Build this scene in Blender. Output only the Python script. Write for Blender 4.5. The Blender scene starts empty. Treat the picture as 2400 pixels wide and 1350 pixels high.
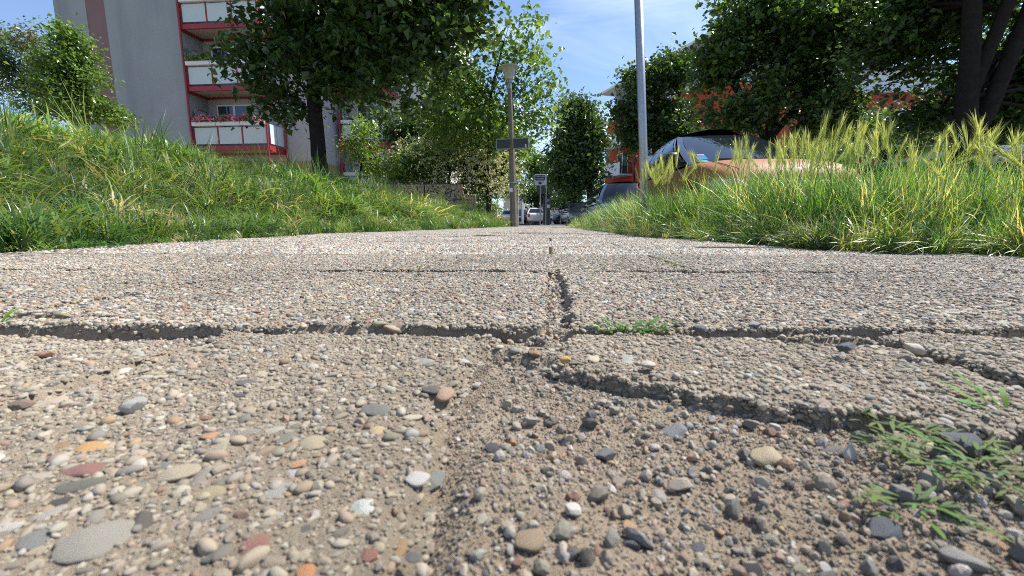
import bpy, math, random
import numpy as np
from mathutils import Vector, Matrix, Euler
random.seed(7); RNG = np.random.default_rng(11)
S = bpy.context.scene; COL = S.collection

# ------------------------------------------------------------------ camera, sky, sun, exposure
CF = 1000.0; TH = math.atan(.153); PS = math.atan(.09*math.cos(TH)); CH = .12
FW = np.array([-math.sin(PS)*math.cos(TH), math.cos(PS)*math.cos(TH), -math.sin(TH)])
RT = np.array([math.cos(PS), math.sin(PS), 0.]); UP = np.cross(RT, FW)
def at(px, py, Y):
    d = FW*CF+RT*(px-1200)+UP*(675-py); d = d/d[1]*Y
    return Vector((d[0], d[1], CH+d[2]))
def gnd(px, py, z=0.):
    d = FW*CF+RT*(px-1200)+UP*(675-py); d = d*((z-CH)/d[2]); return (d[0], d[1])
def pixel(x, y, z):
    v = np.array([x, y, z-CH]); w = v@FW
    return 1200+CF*(v@RT)/w, 675-CF*(v@UP)/w, w
cam_d = bpy.data.cameras.new('camera'); cam = bpy.data.objects.new('camera', cam_d); COL.objects.link(cam)
cam_d.sensor_width = 36; cam_d.lens = 15.0; cam_d.clip_start = .01; cam_d.clip_end = 1500
cam.matrix_world = Matrix(((RT[0], UP[0], -FW[0], 0), (RT[1], UP[1], -FW[1], 0), (RT[2], UP[2], -FW[2], CH), (0, 0, 0, 1)))
cam_d.dof.use_dof = True; cam_d.dof.focus_distance = 2.4; cam_d.dof.aperture_fstop = 13
S.camera = cam

SUN_AZ, SUN_EL = math.radians(62), math.radians(55)      # azimuth clockwise from +Y
world = bpy.data.worlds.new('World'); S.world = world; world.use_nodes = True
nt = world.node_tree; nt.nodes.clear()
def wn(t, **k):
    n = nt.nodes.new(t)
    for a, b in k.items(): setattr(n, a, b)
    return n
sky = wn('ShaderNodeTexSky', sky_type='NISHITA', sun_disc=False)
sky.sun_elevation = SUN_EL; sky.sun_rotation = SUN_AZ; sky.air_density = 1.0; sky.dust_density = .6; sky.ozone_density = 3.2
tc = wn('ShaderNodeTexCoord'); mp = wn('ShaderNodeMapping'); mp.inputs['Rotation'].default_value = (.25, .5, .5); mp.inputs['Scale'].default_value = (1.1, 2.2, 6.5)
nz = wn('ShaderNodeTexNoise'); nz.inputs['Scale'].default_value = 1.1; nz.inputs['Detail'].default_value = 7; nz.inputs['Roughness'].default_value = .55; nz.inputs['Distortion'].default_value = .5
cr = wn('ShaderNodeValToRGB'); cr.color_ramp.elements[0].position = .50; cr.color_ramp.elements[0].color = (.07, .07, .07, 1)
cr.color_ramp.elements[1].position = .80; cr.color_ramp.elements[1].color = (.62, .62, .62, 1)
mx = wn('ShaderNodeMixRGB'); mx.inputs['Color2'].default_value = (9.0, 9.9, 11.2, 1)
bgn = wn('ShaderNodeBackground'); bgn.inputs['Strength'].default_value = .10; wo = wn('ShaderNodeOutputWorld')
L = nt.links.new
L(tc.outputs['Generated'], mp.inputs['Vector']); L(mp.outputs['Vector'], nz.inputs['Vector']); L(nz.outputs['Fac'], cr.inputs['Fac'])
L(cr.outputs['Color'], mx.inputs['Fac']); sm = wn('ShaderNodeMixRGB'); sm.blend_type = 'MULTIPLY'; sm.inputs['Fac'].default_value = 1; sm.inputs['Color2'].default_value = (.86, 1.0, 1.16, 1)
L(sky.outputs['Color'], sm.inputs['Color1']); L(sm.outputs['Color'], mx.inputs['Color1']); L(mx.outputs['Color'], bgn.inputs['Color']); L(bgn.outputs['Background'], wo.inputs['Surface'])
sd = bpy.data.lights.new('sun', 'SUN'); sd.energy = 5.0; sd.angle = math.radians(.5); sd.color = (1, .95, .87)
sun = bpy.data.objects.new('sun', sd); COL.objects.link(sun)
SDIR = Vector((math.sin(SUN_AZ)*math.cos(SUN_EL), math.cos(SUN_AZ)*math.cos(SUN_EL), math.sin(SUN_EL)))
sun.rotation_euler = SDIR.to_track_quat('Z', 'Y').to_euler(); sun.location = SDIR*60
S.view_settings.view_transform = 'Standard'; S.view_settings.look = 'None'; S.view_settings.gamma = 1
S.view_settings.use_curve_mapping = False; S.view_settings.exposure = .72
try:
    S.render.engine = 'CYCLES'; S.cycles.max_bounces = 6; S.cycles.diffuse_bounces = 3; S.cycles.glossy_bounces = 3
    S.cycles.transmission_bounces = 4; S.cycles.transparent_max_bounces = 6; S.cycles.use_denoising = False; S.cycles.filter_width = 1.05
except Exception: pass

# ------------------------------------------------------------------ materials
MATS = {}
def mat(name, col, rough=.8, metal=0, spec=.4, noise=None, bump=None, colsrc=None, coat=0, transl=0, vary=.25, streak=None, stain=False):
    """noise=(scale, other colour, contrast); bump=(scale, strength, distance); colsrc: None | 'inst' | 'geo' | 'obj' """
    m = bpy.data.materials.new(name); m.use_nodes = True; t = m.node_tree; N = t.nodes; b = N['Principled BSDF']; K = t.links.new
    b.inputs['Roughness'].default_value = rough; b.inputs['Metallic'].default_value = metal; b.inputs['Specular IOR Level'].default_value = spec
    if coat: b.inputs['Coat Weight'].default_value = coat; b.inputs['Coat Roughness'].default_value = .03
    c = N.new('ShaderNodeRGB'); c.outputs[0].default_value = (*col, 1); out = c.outputs[0]
    tco = N.new('ShaderNodeTexCoord'); co = tco.outputs['Object']
    if colsrc in ('inst', 'geo'):
        a = N.new('ShaderNodeAttribute'); a.attribute_name = 'col'; a.attribute_type = 'INSTANCER' if colsrc == 'inst' else 'GEOMETRY'
        out = a.outputs['Color']
    elif colsrc == 'obj':
        a = N.new('ShaderNodeObjectInfo'); out = a.outputs['Color']
    if noise:
        n = N.new('ShaderNodeTexNoise'); n.inputs['Scale'].default_value = noise[0]; n.inputs['Detail'].default_value = 6; n.inputs['Roughness'].default_value = .65
        K(co, n.inputs['Vector']); r = N.new('ShaderNodeMapRange'); r.inputs['From Min'].default_value = .5-noise[2]; r.inputs['From Max'].default_value = .5+noise[2]
        K(n.outputs['Fac'], r.inputs['Value']); x = N.new('ShaderNodeMixRGB'); K(r.outputs[0], x.inputs['Fac']); K(out, x.inputs['Color1'])
        if colsrc:
            x.blend_type = 'MULTIPLY'
        x.inputs['Color2'].default_value = (*noise[1], 1); out = x.outputs[0]
    if streak:
        n = N.new('ShaderNodeTexNoise'); n.inputs['Scale'].default_value = 1; n.inputs['Detail'].default_value = 4
        mpn = N.new('ShaderNodeMapping'); mpn.inputs['Scale'].default_value = streak[0]; K(co, mpn.inputs['Vector']); K(mpn.outputs[0], n.inputs['Vector'])
        r = N.new('ShaderNodeMapRange'); r.inputs['From Min'].default_value = .45; r.inputs['From Max'].default_value = .75; r.inputs['To Max'].default_value = streak[2]
        K(n.outputs['Fac'], r.inputs['Value']); x = N.new('ShaderNodeMixRGB'); K(r.outputs[0], x.inputs['Fac']); K(out, x.inputs['Color1']); x.inputs['Color2'].default_value = (*streak[1], 1); out = x.outputs[0]
    if stain:
        gp = N.new('ShaderNodeNewGeometry'); n = N.new('ShaderNodeTexNoise'); n.inputs['Scale'].default_value = 1.7; n.inputs['Detail'].default_value = 6; n.inputs['Roughness'].default_value = .62; K(gp.outputs['Position'], n.inputs['Vector'])
        r = N.new('ShaderNodeMapRange'); r.inputs['From Min'].default_value = .36; r.inputs['From Max'].default_value = .62; r.inputs['To Min'].default_value = .74; r.inputs['To Max'].default_value = 1.06; K(n.outputs['Fac'], r.inputs['Value'])
        x = N.new('ShaderNodeMixRGB'); x.blend_type = 'MULTIPLY'; x.inputs['Fac'].default_value = 1; K(out, x.inputs['Color1']); K(r.outputs[0], x.inputs['Color2']); out = x.outputs[0]
    K(out, b.inputs['Base Color'])
    if bump:
        n = N.new('ShaderNodeTexNoise'); n.inputs['Scale'].default_value = bump[0]; n.inputs['Detail'].default_value = 8; n.inputs['Roughness'].default_value = .7
        K(co, n.inputs['Vector']); bp = N.new('ShaderNodeBump'); bp.inputs['Strength'].default_value = bump[1]; bp.inputs['Distance'].default_value = bump[2]
        K(n.outputs['Fac'], bp.inputs['Height']); K(bp.outputs[0], b.inputs['Normal'])
    if transl:
        tr = N.new('ShaderNodeBsdfTranslucent'); hs = N.new('ShaderNodeMixRGB'); hs.blend_type = 'MULTIPLY'; hs.inputs['Fac'].default_value = 1
        K(out, hs.inputs['Color1']); hs.inputs['Color2'].default_value = (1.9, 1.75, .7, 1); K(hs.outputs[0], tr.inputs['Color'])
        ms = N.new('ShaderNodeMixShader'); ms.inputs[0].default_value = transl; K(b.outputs[0], ms.inputs[1]); K(tr.outputs[0], ms.inputs[2])
        K(ms.outputs[0], N['Material Output'].inputs['Surface'])
    MATS[name] = m; return m
M = mat
m_mortar = M('mortar', (.46, .385, .29), .95, stain=True, noise=(45, (.29, .235, .17), .25), bump=(200, 1, .006), spec=.15)
m_mortar2 = M('mortar_far', (.36, .305, .235), .95, stain=True, noise=(30, (.22, .18, .13), .25), bump=(160, 1, .004), spec=.15)
m_sand = M('joint_sand', (.43, .355, .265), .98, noise=(28, (.28, .215, .15), .22), bump=(300, 1, .005), spec=.1)
m_pebi = M('pebble_inst', (.4, .4, .4), .62, stain=True, colsrc='inst', noise=(130, (.72, .70, .66), .2), bump=(140, .5, .001), spec=.35)
m_pebo = M('pebble_obj', (.4, .4, .4), .5, colsrc='obj', noise=(160, (.68, .64, .58), .2), bump=(150, .7, .0012), spec=.4)
m_pebg = M('pebble_geo', (.4, .4, .4), .6, stain=True, colsrc='geo', spec=.3)
m_soil = M('soil', (.16, .115, .07), 1, noise=(6, (.30, .23, .13), .2), bump=(60, 1, .02), spec=.1)
m_asph = M('asphalt', (.17, .165, .16), .92, noise=(3, (.11, .11, .11), .3), bump=(90, .6, .01), spec=.2)
m_ground = M('far_ground', (.13, .14, .07), 1, noise=(.3, (.2, .18, .12), .3))
m_kerb = M('kerb_stone', (.36, .35, .33), .9, noise=(15, (.24, .23, .21), .3), bump=(90, .5, .005))
m_grass = M('grass_blade', (.1, .2, .05), .38, colsrc='inst', transl=.34, spec=.55)
m_grassg = M('grass_geo', (.1, .2, .05), .6, colsrc='geo', transl=.35, spec=.2)
m_leaf = M('leaf', (.06, .12, .03), .33, colsrc='geo', transl=.35, spec=.65)
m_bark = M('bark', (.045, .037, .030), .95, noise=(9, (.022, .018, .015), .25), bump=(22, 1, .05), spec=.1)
m_barkl = M('bark_light', (.20, .17, .14), .95, noise=(9, (.10, .085, .07), .25), bump=(22, 1, .03), spec=.1)
m_plaster = M('grey_plaster', (.37, .385, .38), .95, noise=(.8, (.31, .33, .33), .25), bump=(45, .35, .01), streak=((.9, .9, .12), (.21, .23, .245), .6), spec=.1)
m_stripe = M('mauve_plaster', (.27, .175, .17), .95, noise=(1.5, (.24, .155, .15), .25), bump=(45, .35, .01), spec=.1)
m_plast_l = M('loggia_plaster', (.47, .45, .46), .95, noise=(3, (.40, .385, .39), .25), bump=(35, .5, .01), spec=.1)
m_cream = M('cream_plaster', (.74, .71, .66), .95, noise=(2, (.66, .62, .57), .25), spec=.1)
m_ochre = M('ochre_plinth', (.42, .30, .14), .95, noise=(3, (.34, .24, .11), .25), bump=(40, .5, .01), spec=.1)
m_redsteel = M('red_paint', (.36, .028, .03), .45, noise=(4, (.26, .022, .024), .3), spec=.5)
m_panel = M('white_panel', (.60, .67, .66), .6, noise=(2.5, (.54, .61, .60), .3), spec=.3)
m_white = M('white_frame', (.80, .80, .78), .4, noise=(5, (.74, .74, .72), .3))
m_soffit = M('concrete_soffit', (.50, .47, .42), .95, noise=(4, (.42, .39, .35), .3))
m_glass = M('window_glass', (.035, .045, .06), .03, spec=.9, noise=(.6, (.02, .025, .035), .2))
m_carglass = M('car_glass', (.012, .016, .022), .02, spec=.6, noise=(1.2, (.014, .018, .022), .2))
m_black = M('black_plastic', (.018, .018, .02), .45, noise=(20, (.028, .028, .03), .3))
m_rubber = M('tyre_rubber', (.02, .02, .02), .85, noise=(30, (.035, .034, .032), .3))
m_rim = M('alloy_rim', (.45, .46, .48), .3, metal=.9, noise=(10, (.3, .3, .31), .3))
m_chrome = M('bright_trim', (.7, .7, .72), .15, metal=1, noise=(10, (.55, .55, .57), .3))
m_lens = M('lamp_lens', (.22, .25, .28), .08, spec=1, coat=1, noise=(25, (.3, .33, .36), .2))
m_tail = M('tail_lens', (.35, .015, .015), .1, spec=1, coat=1, noise=(20, (.2, .01, .01), .2))
m_steel = M('galvanised', (.46, .48, .50), .42, metal=.75, noise=(60, (.28, .29, .31), .18), bump=(90, .2, .002), streak=((38, 38, .5), (.2, .2, .21), .5))
m_conc = M('lamp_concrete', (.27, .235, .18), .95, noise=(14, (.17, .145, .11), .22), bump=(60, .9, .012), spec=.1)
m_lampsh = M('lamp_shade', (.60, .60, .50), .5, noise=(8, (.42, .42, .33), .25))
m_signback = M('sign_back', (.045, .055, .055), .6, noise=(9, (.07, .08, .08), .3))
m_signrim = M('sign_rim', (.30, .36, .34), .6, noise=(9, (.22, .26, .25), .3))
m_agg = M('washed_aggregate', (.30, .24, .17), .9, bump=(60, 1, .02), spec=.2)
m_redwall = M('red_plaster', (.50, .085, .045), .95, noise=(.6, (.43, .072, .04), .25), bump=(40, .3, .01), spec=.1)
m_redwall2 = M('brick_red_plaster', (.36, .085, .062), .95, noise=(.6, (.30, .07, .05), .25), spec=.1)
m_attic = M('attic_grey', (.22, .24, .29), .7, noise=(2, (.17, .19, .23), .3))
m_beige = M('garage_beige', (.44, .38, .30), .95, noise=(1.5, (.36, .31, .25), .3), bump=(30, .4, .01))
m_brown = M('garage_brown', (.09, .07, .055), .95, noise=(2, (.06, .045, .035), .3))
m_blue = M('sign_blue', (.015, .03, .20), .4, noise=(12, (.012, .022, .15), .3))
m_signw = M('sign_white', (.72, .73, .76), .4, noise=(12, (.64, .65, .68), .3))
m_ink = M('print_black', (.015, .015, .02), .5, noise=(12, (.02, .02, .025), .3))
m_spray_b = M('blue_spray', (.03, .035, .11), .7, noise=(20, (.06, .06, .13), .3))
m_spray_r = M('brown_spray', (.13, .035, .025), .7, noise=(20, (.2, .1, .07), .3))
m_mach = M('machine_green', (.025, .045, .045), .4, noise=(10, (.04, .06, .06), .3))
m_flower = M('pink_petal', (.75, .22, .38), .6, colsrc='geo', transl=.2)
m_stick_b = M('sticker_blue', (.02, .17, .55), .3, noise=(30, (.03, .2, .6), .3))
m_stick_g = M('sticker_green', (.05, .38, .33), .3, noise=(30, (.08, .45, .4), .3))
def paint(name, c, metal=.25, rough=.28, coat=.8):
    return M(name, c, rough, metal=metal, spec=.5, coat=coat, noise=(3, tuple(x*.93 for x in c), .3))

# aggregate look for the wall blocks: voronoi colours
def agg_nodes():
    t = m_agg.node_tree; N = t.nodes; v = N.new('ShaderNodeTexVoronoi'); v.inputs['Scale'].default_value = 34
    co = N.new('ShaderNodeTexCoord'); t.links.new(co.outputs['Object'], v.inputs['Vector'])
    sp = N.new('ShaderNodeSeparateColor'); t.links.new(v.outputs['Color'], sp.inputs[0])
    r = N.new('ShaderNodeValToRGB'); e = r.color_ramp.elements; e[0].color = (.13, .075, .045, 1); e[1].color = (.85, .70, .48, 1)
    e.new(.35).color = (.38, .24, .13, 1); e.new(.6).color = (.60, .44, .27, 1); t.links.new(sp.outputs[0], r.inputs['Fac'])
    t.links.new(r.outputs[0], N['Principled BSDF'].inputs['Base Color'])
agg_nodes()

# ------------------------------------------------------------------ helpers
def tag(o, label=None, cat=None, group=None, kind=None):
    if label: o['label'] = label
    if cat: o['category'] = cat
    if group: o['group'] = group
    if kind: o['kind'] = kind
    return o
def empty(name, loc=(0, 0, 0), rz=0, parent=None):
    o = bpy.data.objects.new(name, None); COL.objects.link(o); o.location = loc; o.rotation_euler = (0, 0, rz)
    o.empty_display_size = .1
    if parent: o.parent = parent
    return o
def mesh_np(name, V, Fc, m, smooth=False, col=None):
    me = bpy.data.meshes.new(name); me.from_pydata(V.tolist() if isinstance(V, np.ndarray) else V, [], Fc.tolist() if isinstance(Fc, np.ndarray) else Fc)
    if m: me.materials.append(m)
    if smooth: me.polygons.foreach_set('use_smooth', [True]*len(me.polygons))
    if col is not None:
        a = me.color_attributes.new('col', 'FLOAT_COLOR', 'POINT'); c = np.ones((len(V), 4), np.float32); c[:, :3] = col; a.data.foreach_set('color', c.ravel())
    me.update(); return me
def link(name, me, parent=None, loc=(0, 0, 0), rot=(0, 0, 0), scale=(1, 1, 1)):
    o = bpy.data.objects.new(name, me); COL.objects.link(o); o.location = loc; o.rotation_euler = rot; o.scale = scale
    if parent: o.parent = parent
    return o
class MB:
    def __init__(s): s.v = []; s.f = []
    def add(s, V, Fc):
        k = len(s.v); s.v += [tuple(p) for p in V]; s.f += [tuple(i+k for i in f) for f in Fc]
    def box(s, lo, hi, bev=0):
        x0, y0, z0 = lo; x1, y1, z1 = hi
        if bev:
            b = min(bev, .45*min(x1-x0, y1-y0, z1-z0)); V = []; 
            for z, ins in ((z0, b), (z0+b, 0), (z1-b, 0), (z1, b)):
                for (x, y) in ((x0+ins+b*(ins == 0), y0+ins), (x1-ins-b*(ins == 0), y0+ins), (x1-ins, y0+ins+b*(ins == 0)), (x1-ins, y1-ins-b*(ins == 0)), (x1-ins-b*(ins == 0), y1-ins), (x0+ins+b*(ins == 0), y1-ins), (x0+ins, y1-ins-b*(ins == 0)), (x0+ins, y0+ins+b*(ins == 0))): V.append((x, y, z))
            Fc = [tuple(reversed(range(8))), tuple(range(24, 32))]
            for k in range(3):
                for i in range(8): j = (i+1) % 8; Fc.append((k*8+i, k*8+j, k*8+8+j, k*8+8+i))
            s.add(V, Fc); return s
        s.add([(x0, y0, z0), (x1, y0, z0), (x1, y1, z0), (x0, y1, z0), (x0, y0, z1), (x1, y0, z1), (x1, y1, z1), (x0, y1, z1)],
              [(3, 2, 1, 0), (4, 5, 6, 7), (0, 1, 5, 4), (1, 2, 6, 5), (2, 3, 7, 6), (3, 0, 4, 7)]); return s
    def tube(s, pts, n=8, cap=True):
        """pts: (x,y,z,r) list"""
        P = [Vector(p[:3]) for p in pts]; k0 = len(s.v); ref = Vector((0.31, .95, .05))
        for i, p in enumerate(P):
            d = (P[min(i+1, len(P)-1)]-P[max(i-1, 0)]).normalized(); a = d.cross(ref)
            if a.length < .1: a = d.cross(Vector((1, 0, 0)))
            a.normalize(); b = d.cross(a)
            for j in range(n):
                t = 2*math.pi*j/n; s.v.append(tuple(p+(a*math.cos(t)+b*math.sin(t))*pts[i][3]))
        for i in range(len(P)-1):
            for j in range(n):
                q = (j+1) % n; s.f.append((k0+i*n+j, k0+i*n+q, k0+i*n+n+q, k0+i*n+n+j))
        if cap: s.f.append(tuple(k0+j for j in reversed(range(n)))); s.f.append(tuple(k0+(len(P)-1)*n+j for j in range(n)))
        return s
    def lathe(s, prof, n=20, c=(0, 0, 0)):
        k0 = len(s.v)
        for (r, z) in prof:
            for j in range(n): t = 2*math.pi*j/n; s.v.append((c[0]+r*math.cos(t), c[1]+r*math.sin(t), c[2]+z))
        for i in range(len(prof)-1):
            for j in range(n): q = (j+1) % n; s.f.append((k0+i*n+j, k0+i*n+q, k0+i*n+n+q, k0+i*n+n+j))
        s.f.append(tuple(k0+j for j in reversed(range(n)))); s.f.append(tuple(k0+(len(prof)-1)*n+j for j in range(n)))
        return s
    def build(s, name, m, parent=None, smooth=False, loc=(0, 0, 0), rot=(0, 0, 0)):
        me = bpy.data.meshes.new(name); me.from_pydata(s.v, [], s.f); me.materials.append(m)
        if smooth:
            me.polygons.foreach_set('use_smooth', [True]*len(me.polygons))
            if smooth != 'all':
                try: me.set_sharp_from_angle(angle=math.radians(40))
                except Exception: pass
        me.update(); return link(name, me, parent, loc, rot)
def text(name, body, size, m, parent, loc, rot, sx=1, ext=.001, bold=0):
    c = bpy.data.curves.new(name, 'FONT'); c.body = body; c.size = size; c.align_x = 'CENTER'; c.align_y = 'CENTER'; c.extrude = ext; c.offset = bold; c.resolution_u = 3
    o = bpy.data.objects.new(name, c); COL.objects.link(o); bpy.context.view_layer.update()
    me = bpy.data.meshes.new_from_object(o.evaluated_get(bpy.context.evaluated_depsgraph_get())); bpy.data.objects.remove(o); me.name = name
    me.materials.clear(); me.materials.append(m); return link(name, me, parent, loc, rot, (sx, 1, 1))
# value noise
_NT = RNG.random((256, 256))
def vn(x, y):
    xi = np.floor(x).astype(int); yi = np.floor(y).astype(int); fx = x-xi; fy = y-yi; fx = fx*fx*(3-2*fx); fy = fy*fy*(3-2*fy)
    a = _NT[xi % 256, yi % 256]; b = _NT[(xi+1) % 256, yi % 256]; c = _NT[xi % 256, (yi+1) % 256]; d = _NT[(xi+1) % 256, (yi+1) % 256]
    return (a*(1-fx)+b*fx)*(1-fy)+(c*(1-fx)+d*fx)*fy
def fbm(x, y, f, o=4):
    s = 0; a = .5
    for i in range(o): s = s+a*(vn(x*f+i*17.3, y*f+i*9.1)-.5); f *= 2.03; a *= .5
    return s*2
def sst(a, b, x):
    t = np.clip((x-a)/(b-a), 0, 1); return t*t*(3-2*t)

# geometry-node scatter: points carry rot / scl / col / idx, sources are bare meshes
def scatter(name, P, R, SC, C, I, sources, parent=None, loc=(0, 0, 0)):
    me = bpy.data.meshes.new(name); me.from_pydata(P.tolist(), [], [])
    for nm, ty, arr in (('rot', 'FLOAT_VECTOR', R), ('scl', 'FLOAT_VECTOR', SC)):
        a = me.attributes.new(nm, ty, 'POINT'); a.data.foreach_set('vector', np.ascontiguousarray(arr, np.float32).ravel())
    a = me.attributes.new('col', 'FLOAT_COLOR', 'POINT'); cc = np.ones((len(P), 4), np.float32); cc[:, :3] = C; a.data.foreach_set('color', cc.ravel())
    a = me.attributes.new('idx', 'INT', 'POINT'); a.data.foreach_set('value', np.ascontiguousarray(I, np.int32))
    o = link(name, me, parent, loc); g = bpy.data.node_groups.new(name, 'GeometryNodeTree')
    g.interface.new_socket('Geometry', in_out='INPUT', socket_type='NodeSocketGeometry'); g.interface.new_socket('Geometry', in_out='OUTPUT', socket_type='NodeSocketGeometry')
    gi = g.nodes.new('NodeGroupInput'); go = g.nodes.new('NodeGroupOutput'); jn = g.nodes.new('GeometryNodeJoinGeometry')
    def na(n, t):
        q = g.nodes.new('GeometryNodeInputNamedAttribute'); q.data_type = t; q.inputs['Name'].default_value = n; return q
    ri, si, ii = na('rot', 'FLOAT_VECTOR'), na('scl', 'FLOAT_VECTOR'), na('idx', 'INT')
    for k, src in enumerate(sources):
        ob = g.nodes.new('GeometryNodeObjectInfo'); ob.inputs['Object'].default_value = src
        ip = g.nodes.new('GeometryNodeInstanceOnPoints'); cp = g.nodes.new('FunctionNodeCompare'); cp.data_type = 'INT'; cp.operation = 'EQUAL'
        ins = [s_ for s_ in cp.inputs if s_.type == 'INT']; g.links.new(ii.outputs[0], ins[0]); ins[1].default_value = k
        g.links.new(gi.outputs[0], ip.inputs['Points']); g.links.new(cp.outputs[0], ip.inputs['Selection']); g.links.new(ob.outputs['Geometry'], ip.inputs['Instance'])
        g.links.new(ri.outputs[0], ip.inputs['Rotation']); g.links.new(si.outputs[0], ip.inputs['Scale']); g.links.new(ip.outputs[0], jn.inputs[0])
    g.links.new(jn.outputs[0], go.inputs[0]); md = o.modifiers.new('scatter', 'NODES'); md.node_group = g
    o['kind'] = 'stuff'; return o

# ------------------------------------------------------------------ terrain shape
def Lx(y):   # left edge of the pavement
    return np.interp(y, [-3, 1.6, 2.6, 3.8, 5.2, 9, 14, 16, 18, 30, 60, 200], [-2.3, -2.32, -2.5, -2.6, -2.35, -1.85, -1.3, -1.5, -3, -7, -14, -44])
def Rx(y):   # right edge of the pavement
    return np.interp(y, [-3, 1.2, 1.6, 1.9, 2.4, 3.1, 4, 7, 9.5, 16], [1.9, 1.85, 1.8, 1.5, 1.25, 1.1, .9, .74, .70, .66])
def bank(x, y):
    d = Lx(y)-x; f = np.interp(y, [0, 7, 9, 12, 14, 17, 22], [1, 1, .90, .66, .50, .38, .4]); f = f+(1-f)*sst(5, 10, d)
    return np.where(d < 0, -.02, f*(sst(0, .5, d)*.03 + np.clip(d-.1, 0, None)*.36*(1-sst(2.2, 3.4, d)) + .93*sst(2.2, 3.4, d) + .01*np.clip(d-3.4, 0, 20)/2)) + fbm(x, y, 1.3)*.05*sst(0, 1, d)
def verge(x, y):
    d = x-Rx(y); return np.where(d < 0, -.02, .06*sst(0, .4, d)) + fbm(x, y, 2)*.03*sst(0, .4, d)
def grid_surface(name, xs, ys, fz, m, kind='structure', uv=None):
    X, Y = np.meshgrid(xs, ys); Z = fz(X, Y); n, k = X.shape
    V = np.stack([X.ravel(), Y.ravel(), Z.ravel()], 1); i = np.arange((n-1)*k).reshape(n-1, k)[:, :-1].ravel()
    Fc = np.stack([i, i+1, i+k+1, i+k], 1); o = link(name, mesh_np(name, V, Fc, m, True)); 
    if kind: o['kind'] = kind
    return o
g = link('ground', mesh_np('ground', np.array([(-600, -300, -.13), (600, -300, -.13), (600, 900, -.13), (-600, 900, -.13)]), [(0, 1, 2, 3)], m_ground)); g['kind'] = 'structure'
r = link('road', mesh_np('road', np.array([(1.2, -20, -.122), (14, -20, -.122), (14, 140, -.122), (1.2, 140, -.122)]), [(0, 1, 2, 3)], m_asph)); r['kind'] = 'structure'
# side street and asphalt footway beyond the slabs
mb = MB().box((-9, 15.2, -.125), (1.15, 90, -.012)); o = mb.build('footway', m_asph); o['kind'] = 'structure'
mb = MB(); 
for k in range(14): mb.box((1.15, 3.95+k*1.005, -.12), (1.27, 4.95+k*1.005, .0), .012)
o = mb.build('kerb', m_kerb); o['kind'] = 'structure'
# bank (own x coordinates follow the pavement edge)
ds = np.concatenate([np.linspace(-.15, 4.5, 50), np.linspace(5, 45, 12)]); ys = np.concatenate([np.linspace(-3, 18, 110), np.linspace(19, 75, 20)])
D, YY = np.meshgrid(ds, ys); XX = Lx(YY)-D; ZZ = bank(XX, YY); n, k = D.shape
V = np.stack([XX.ravel(), YY.ravel(), ZZ.ravel()], 1); i = np.arange((n-1)*k).reshape(n-1, k)[:, :-1].ravel()
o = link('grass_bank', mesh_np('grass_bank', V, np.stack([i, i+k, i+k+1, i+1], 1), m_soil, True)); o['kind'] = 'structure'
us = np.linspace(-.12, 1, 12); ys = np.linspace(-3, 17.5, 110); U, YY = np.meshgrid(us, ys)
RE = np.where(YY < 3.9, 3.4, 1.15); XX = Rx(YY)+U*(RE-Rx(YY)); ZZ = verge(XX, YY); n, k = U.shape
V = np.stack([XX.ravel(), YY.ravel(), ZZ.ravel()], 1); i = np.arange((n-1)*k).reshape(n-1, k)[:, :-1].ravel()
o = link('grass_verge', mesh_np('grass_verge', V, np.stack([i, i+1, i+k+1, i+k], 1), m_soil, True)); o['kind'] = 'structure'

# ------------------------------------------------------------------ pavement
SW, SD, SK, V0 = .70, .57, .07, .465       # slab width, depth, skew, first joint
pave = empty('pavement'); pave['kind'] = 'structure'
PAL = np.array([(.52, .42, .29), (.40, .34, .26), (.45, .44, .42), (.66, .62, .55), (.075, .085, .10), (.20, .21, .22), (.50, .28, .11), (.30, .12, .085), (.46, .28, .20), (.24, .22, .16), (.58, .50, .38), (.34, .30, .25)])
PAL = (PAL*.80+PAL.mean(1, keepdims=True)*.20)*np.array([.985, 1., .99])
PW = np.array([.17, .15, .10, .08, .075, .08, .035, .045, .05, .05, .08, .085]); PW /= PW.sum()
PL = .94
def pcol(n): return np.clip(PAL[RNG.choice(len(PAL), n, p=PW)]*RNG.uniform(.72, 1.18, (n, 1))*RNG.uniform(.94, 1.06, (n, 3))*PL, .01, .75)
# pebble source meshes
import bmesh
def stone_mesh(name, sub, m, seed, ang=0.):
    r_ = random.Random(seed); bm = bmesh.new(); bmesh.ops.create_icosphere(bm, subdivisions=sub, radius=1)
    A = [Vector((r_.gauss(0, 1), r_.gauss(0, 1), r_.gauss(0, 1))).normalized() for _ in range(7 if not ang else 9)]
    B = [r_.uniform(.62, .95) for _ in A]
    for v in bm.verts:
        p = v.co.copy(); s = 1
        if ang:
            for a, b in zip(A, B):
                d = p.dot(a)
                if d > b*.8: p -= a*(d-b*.8)*ang
        else:
            for a, b in zip(A[:4], B): s += .11*math.sin(2.2*p.dot(a)+b*9)
            for a, b in zip(A[4:], B): s += .035*math.sin(6*p.dot(a)+b*19)
            p *= s
            for a, b in zip(A[2:6], B):
                d = p.dot(a)
                if d > b*.92: p -= a*(d-b*.92)*.75
        v.co = p
    me = bpy.data.meshes.new(name); bm.to_mesh(me); bm.free(); me.materials.append(m)
    if not ang: me.polygons.foreach_set('use_smooth', [True]*len(me.polygons))
    return me
def src(name, me): return bpy.data.objects.new(name, me)
SRC_P = [src('pebble_source', stone_mesh('pebble_shape', 2, m_pebi, k)) for k in range(5)]
SRC_G = [src('grit_source', stone_mesh('grit_shape', 1, m_pebi, 20+k, 1.0)) for k in range(2)]+[src('chip_source', stone_mesh('chip_shape', 2, m_pebi, 30+k, .95)) for k in range(4)]
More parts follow.
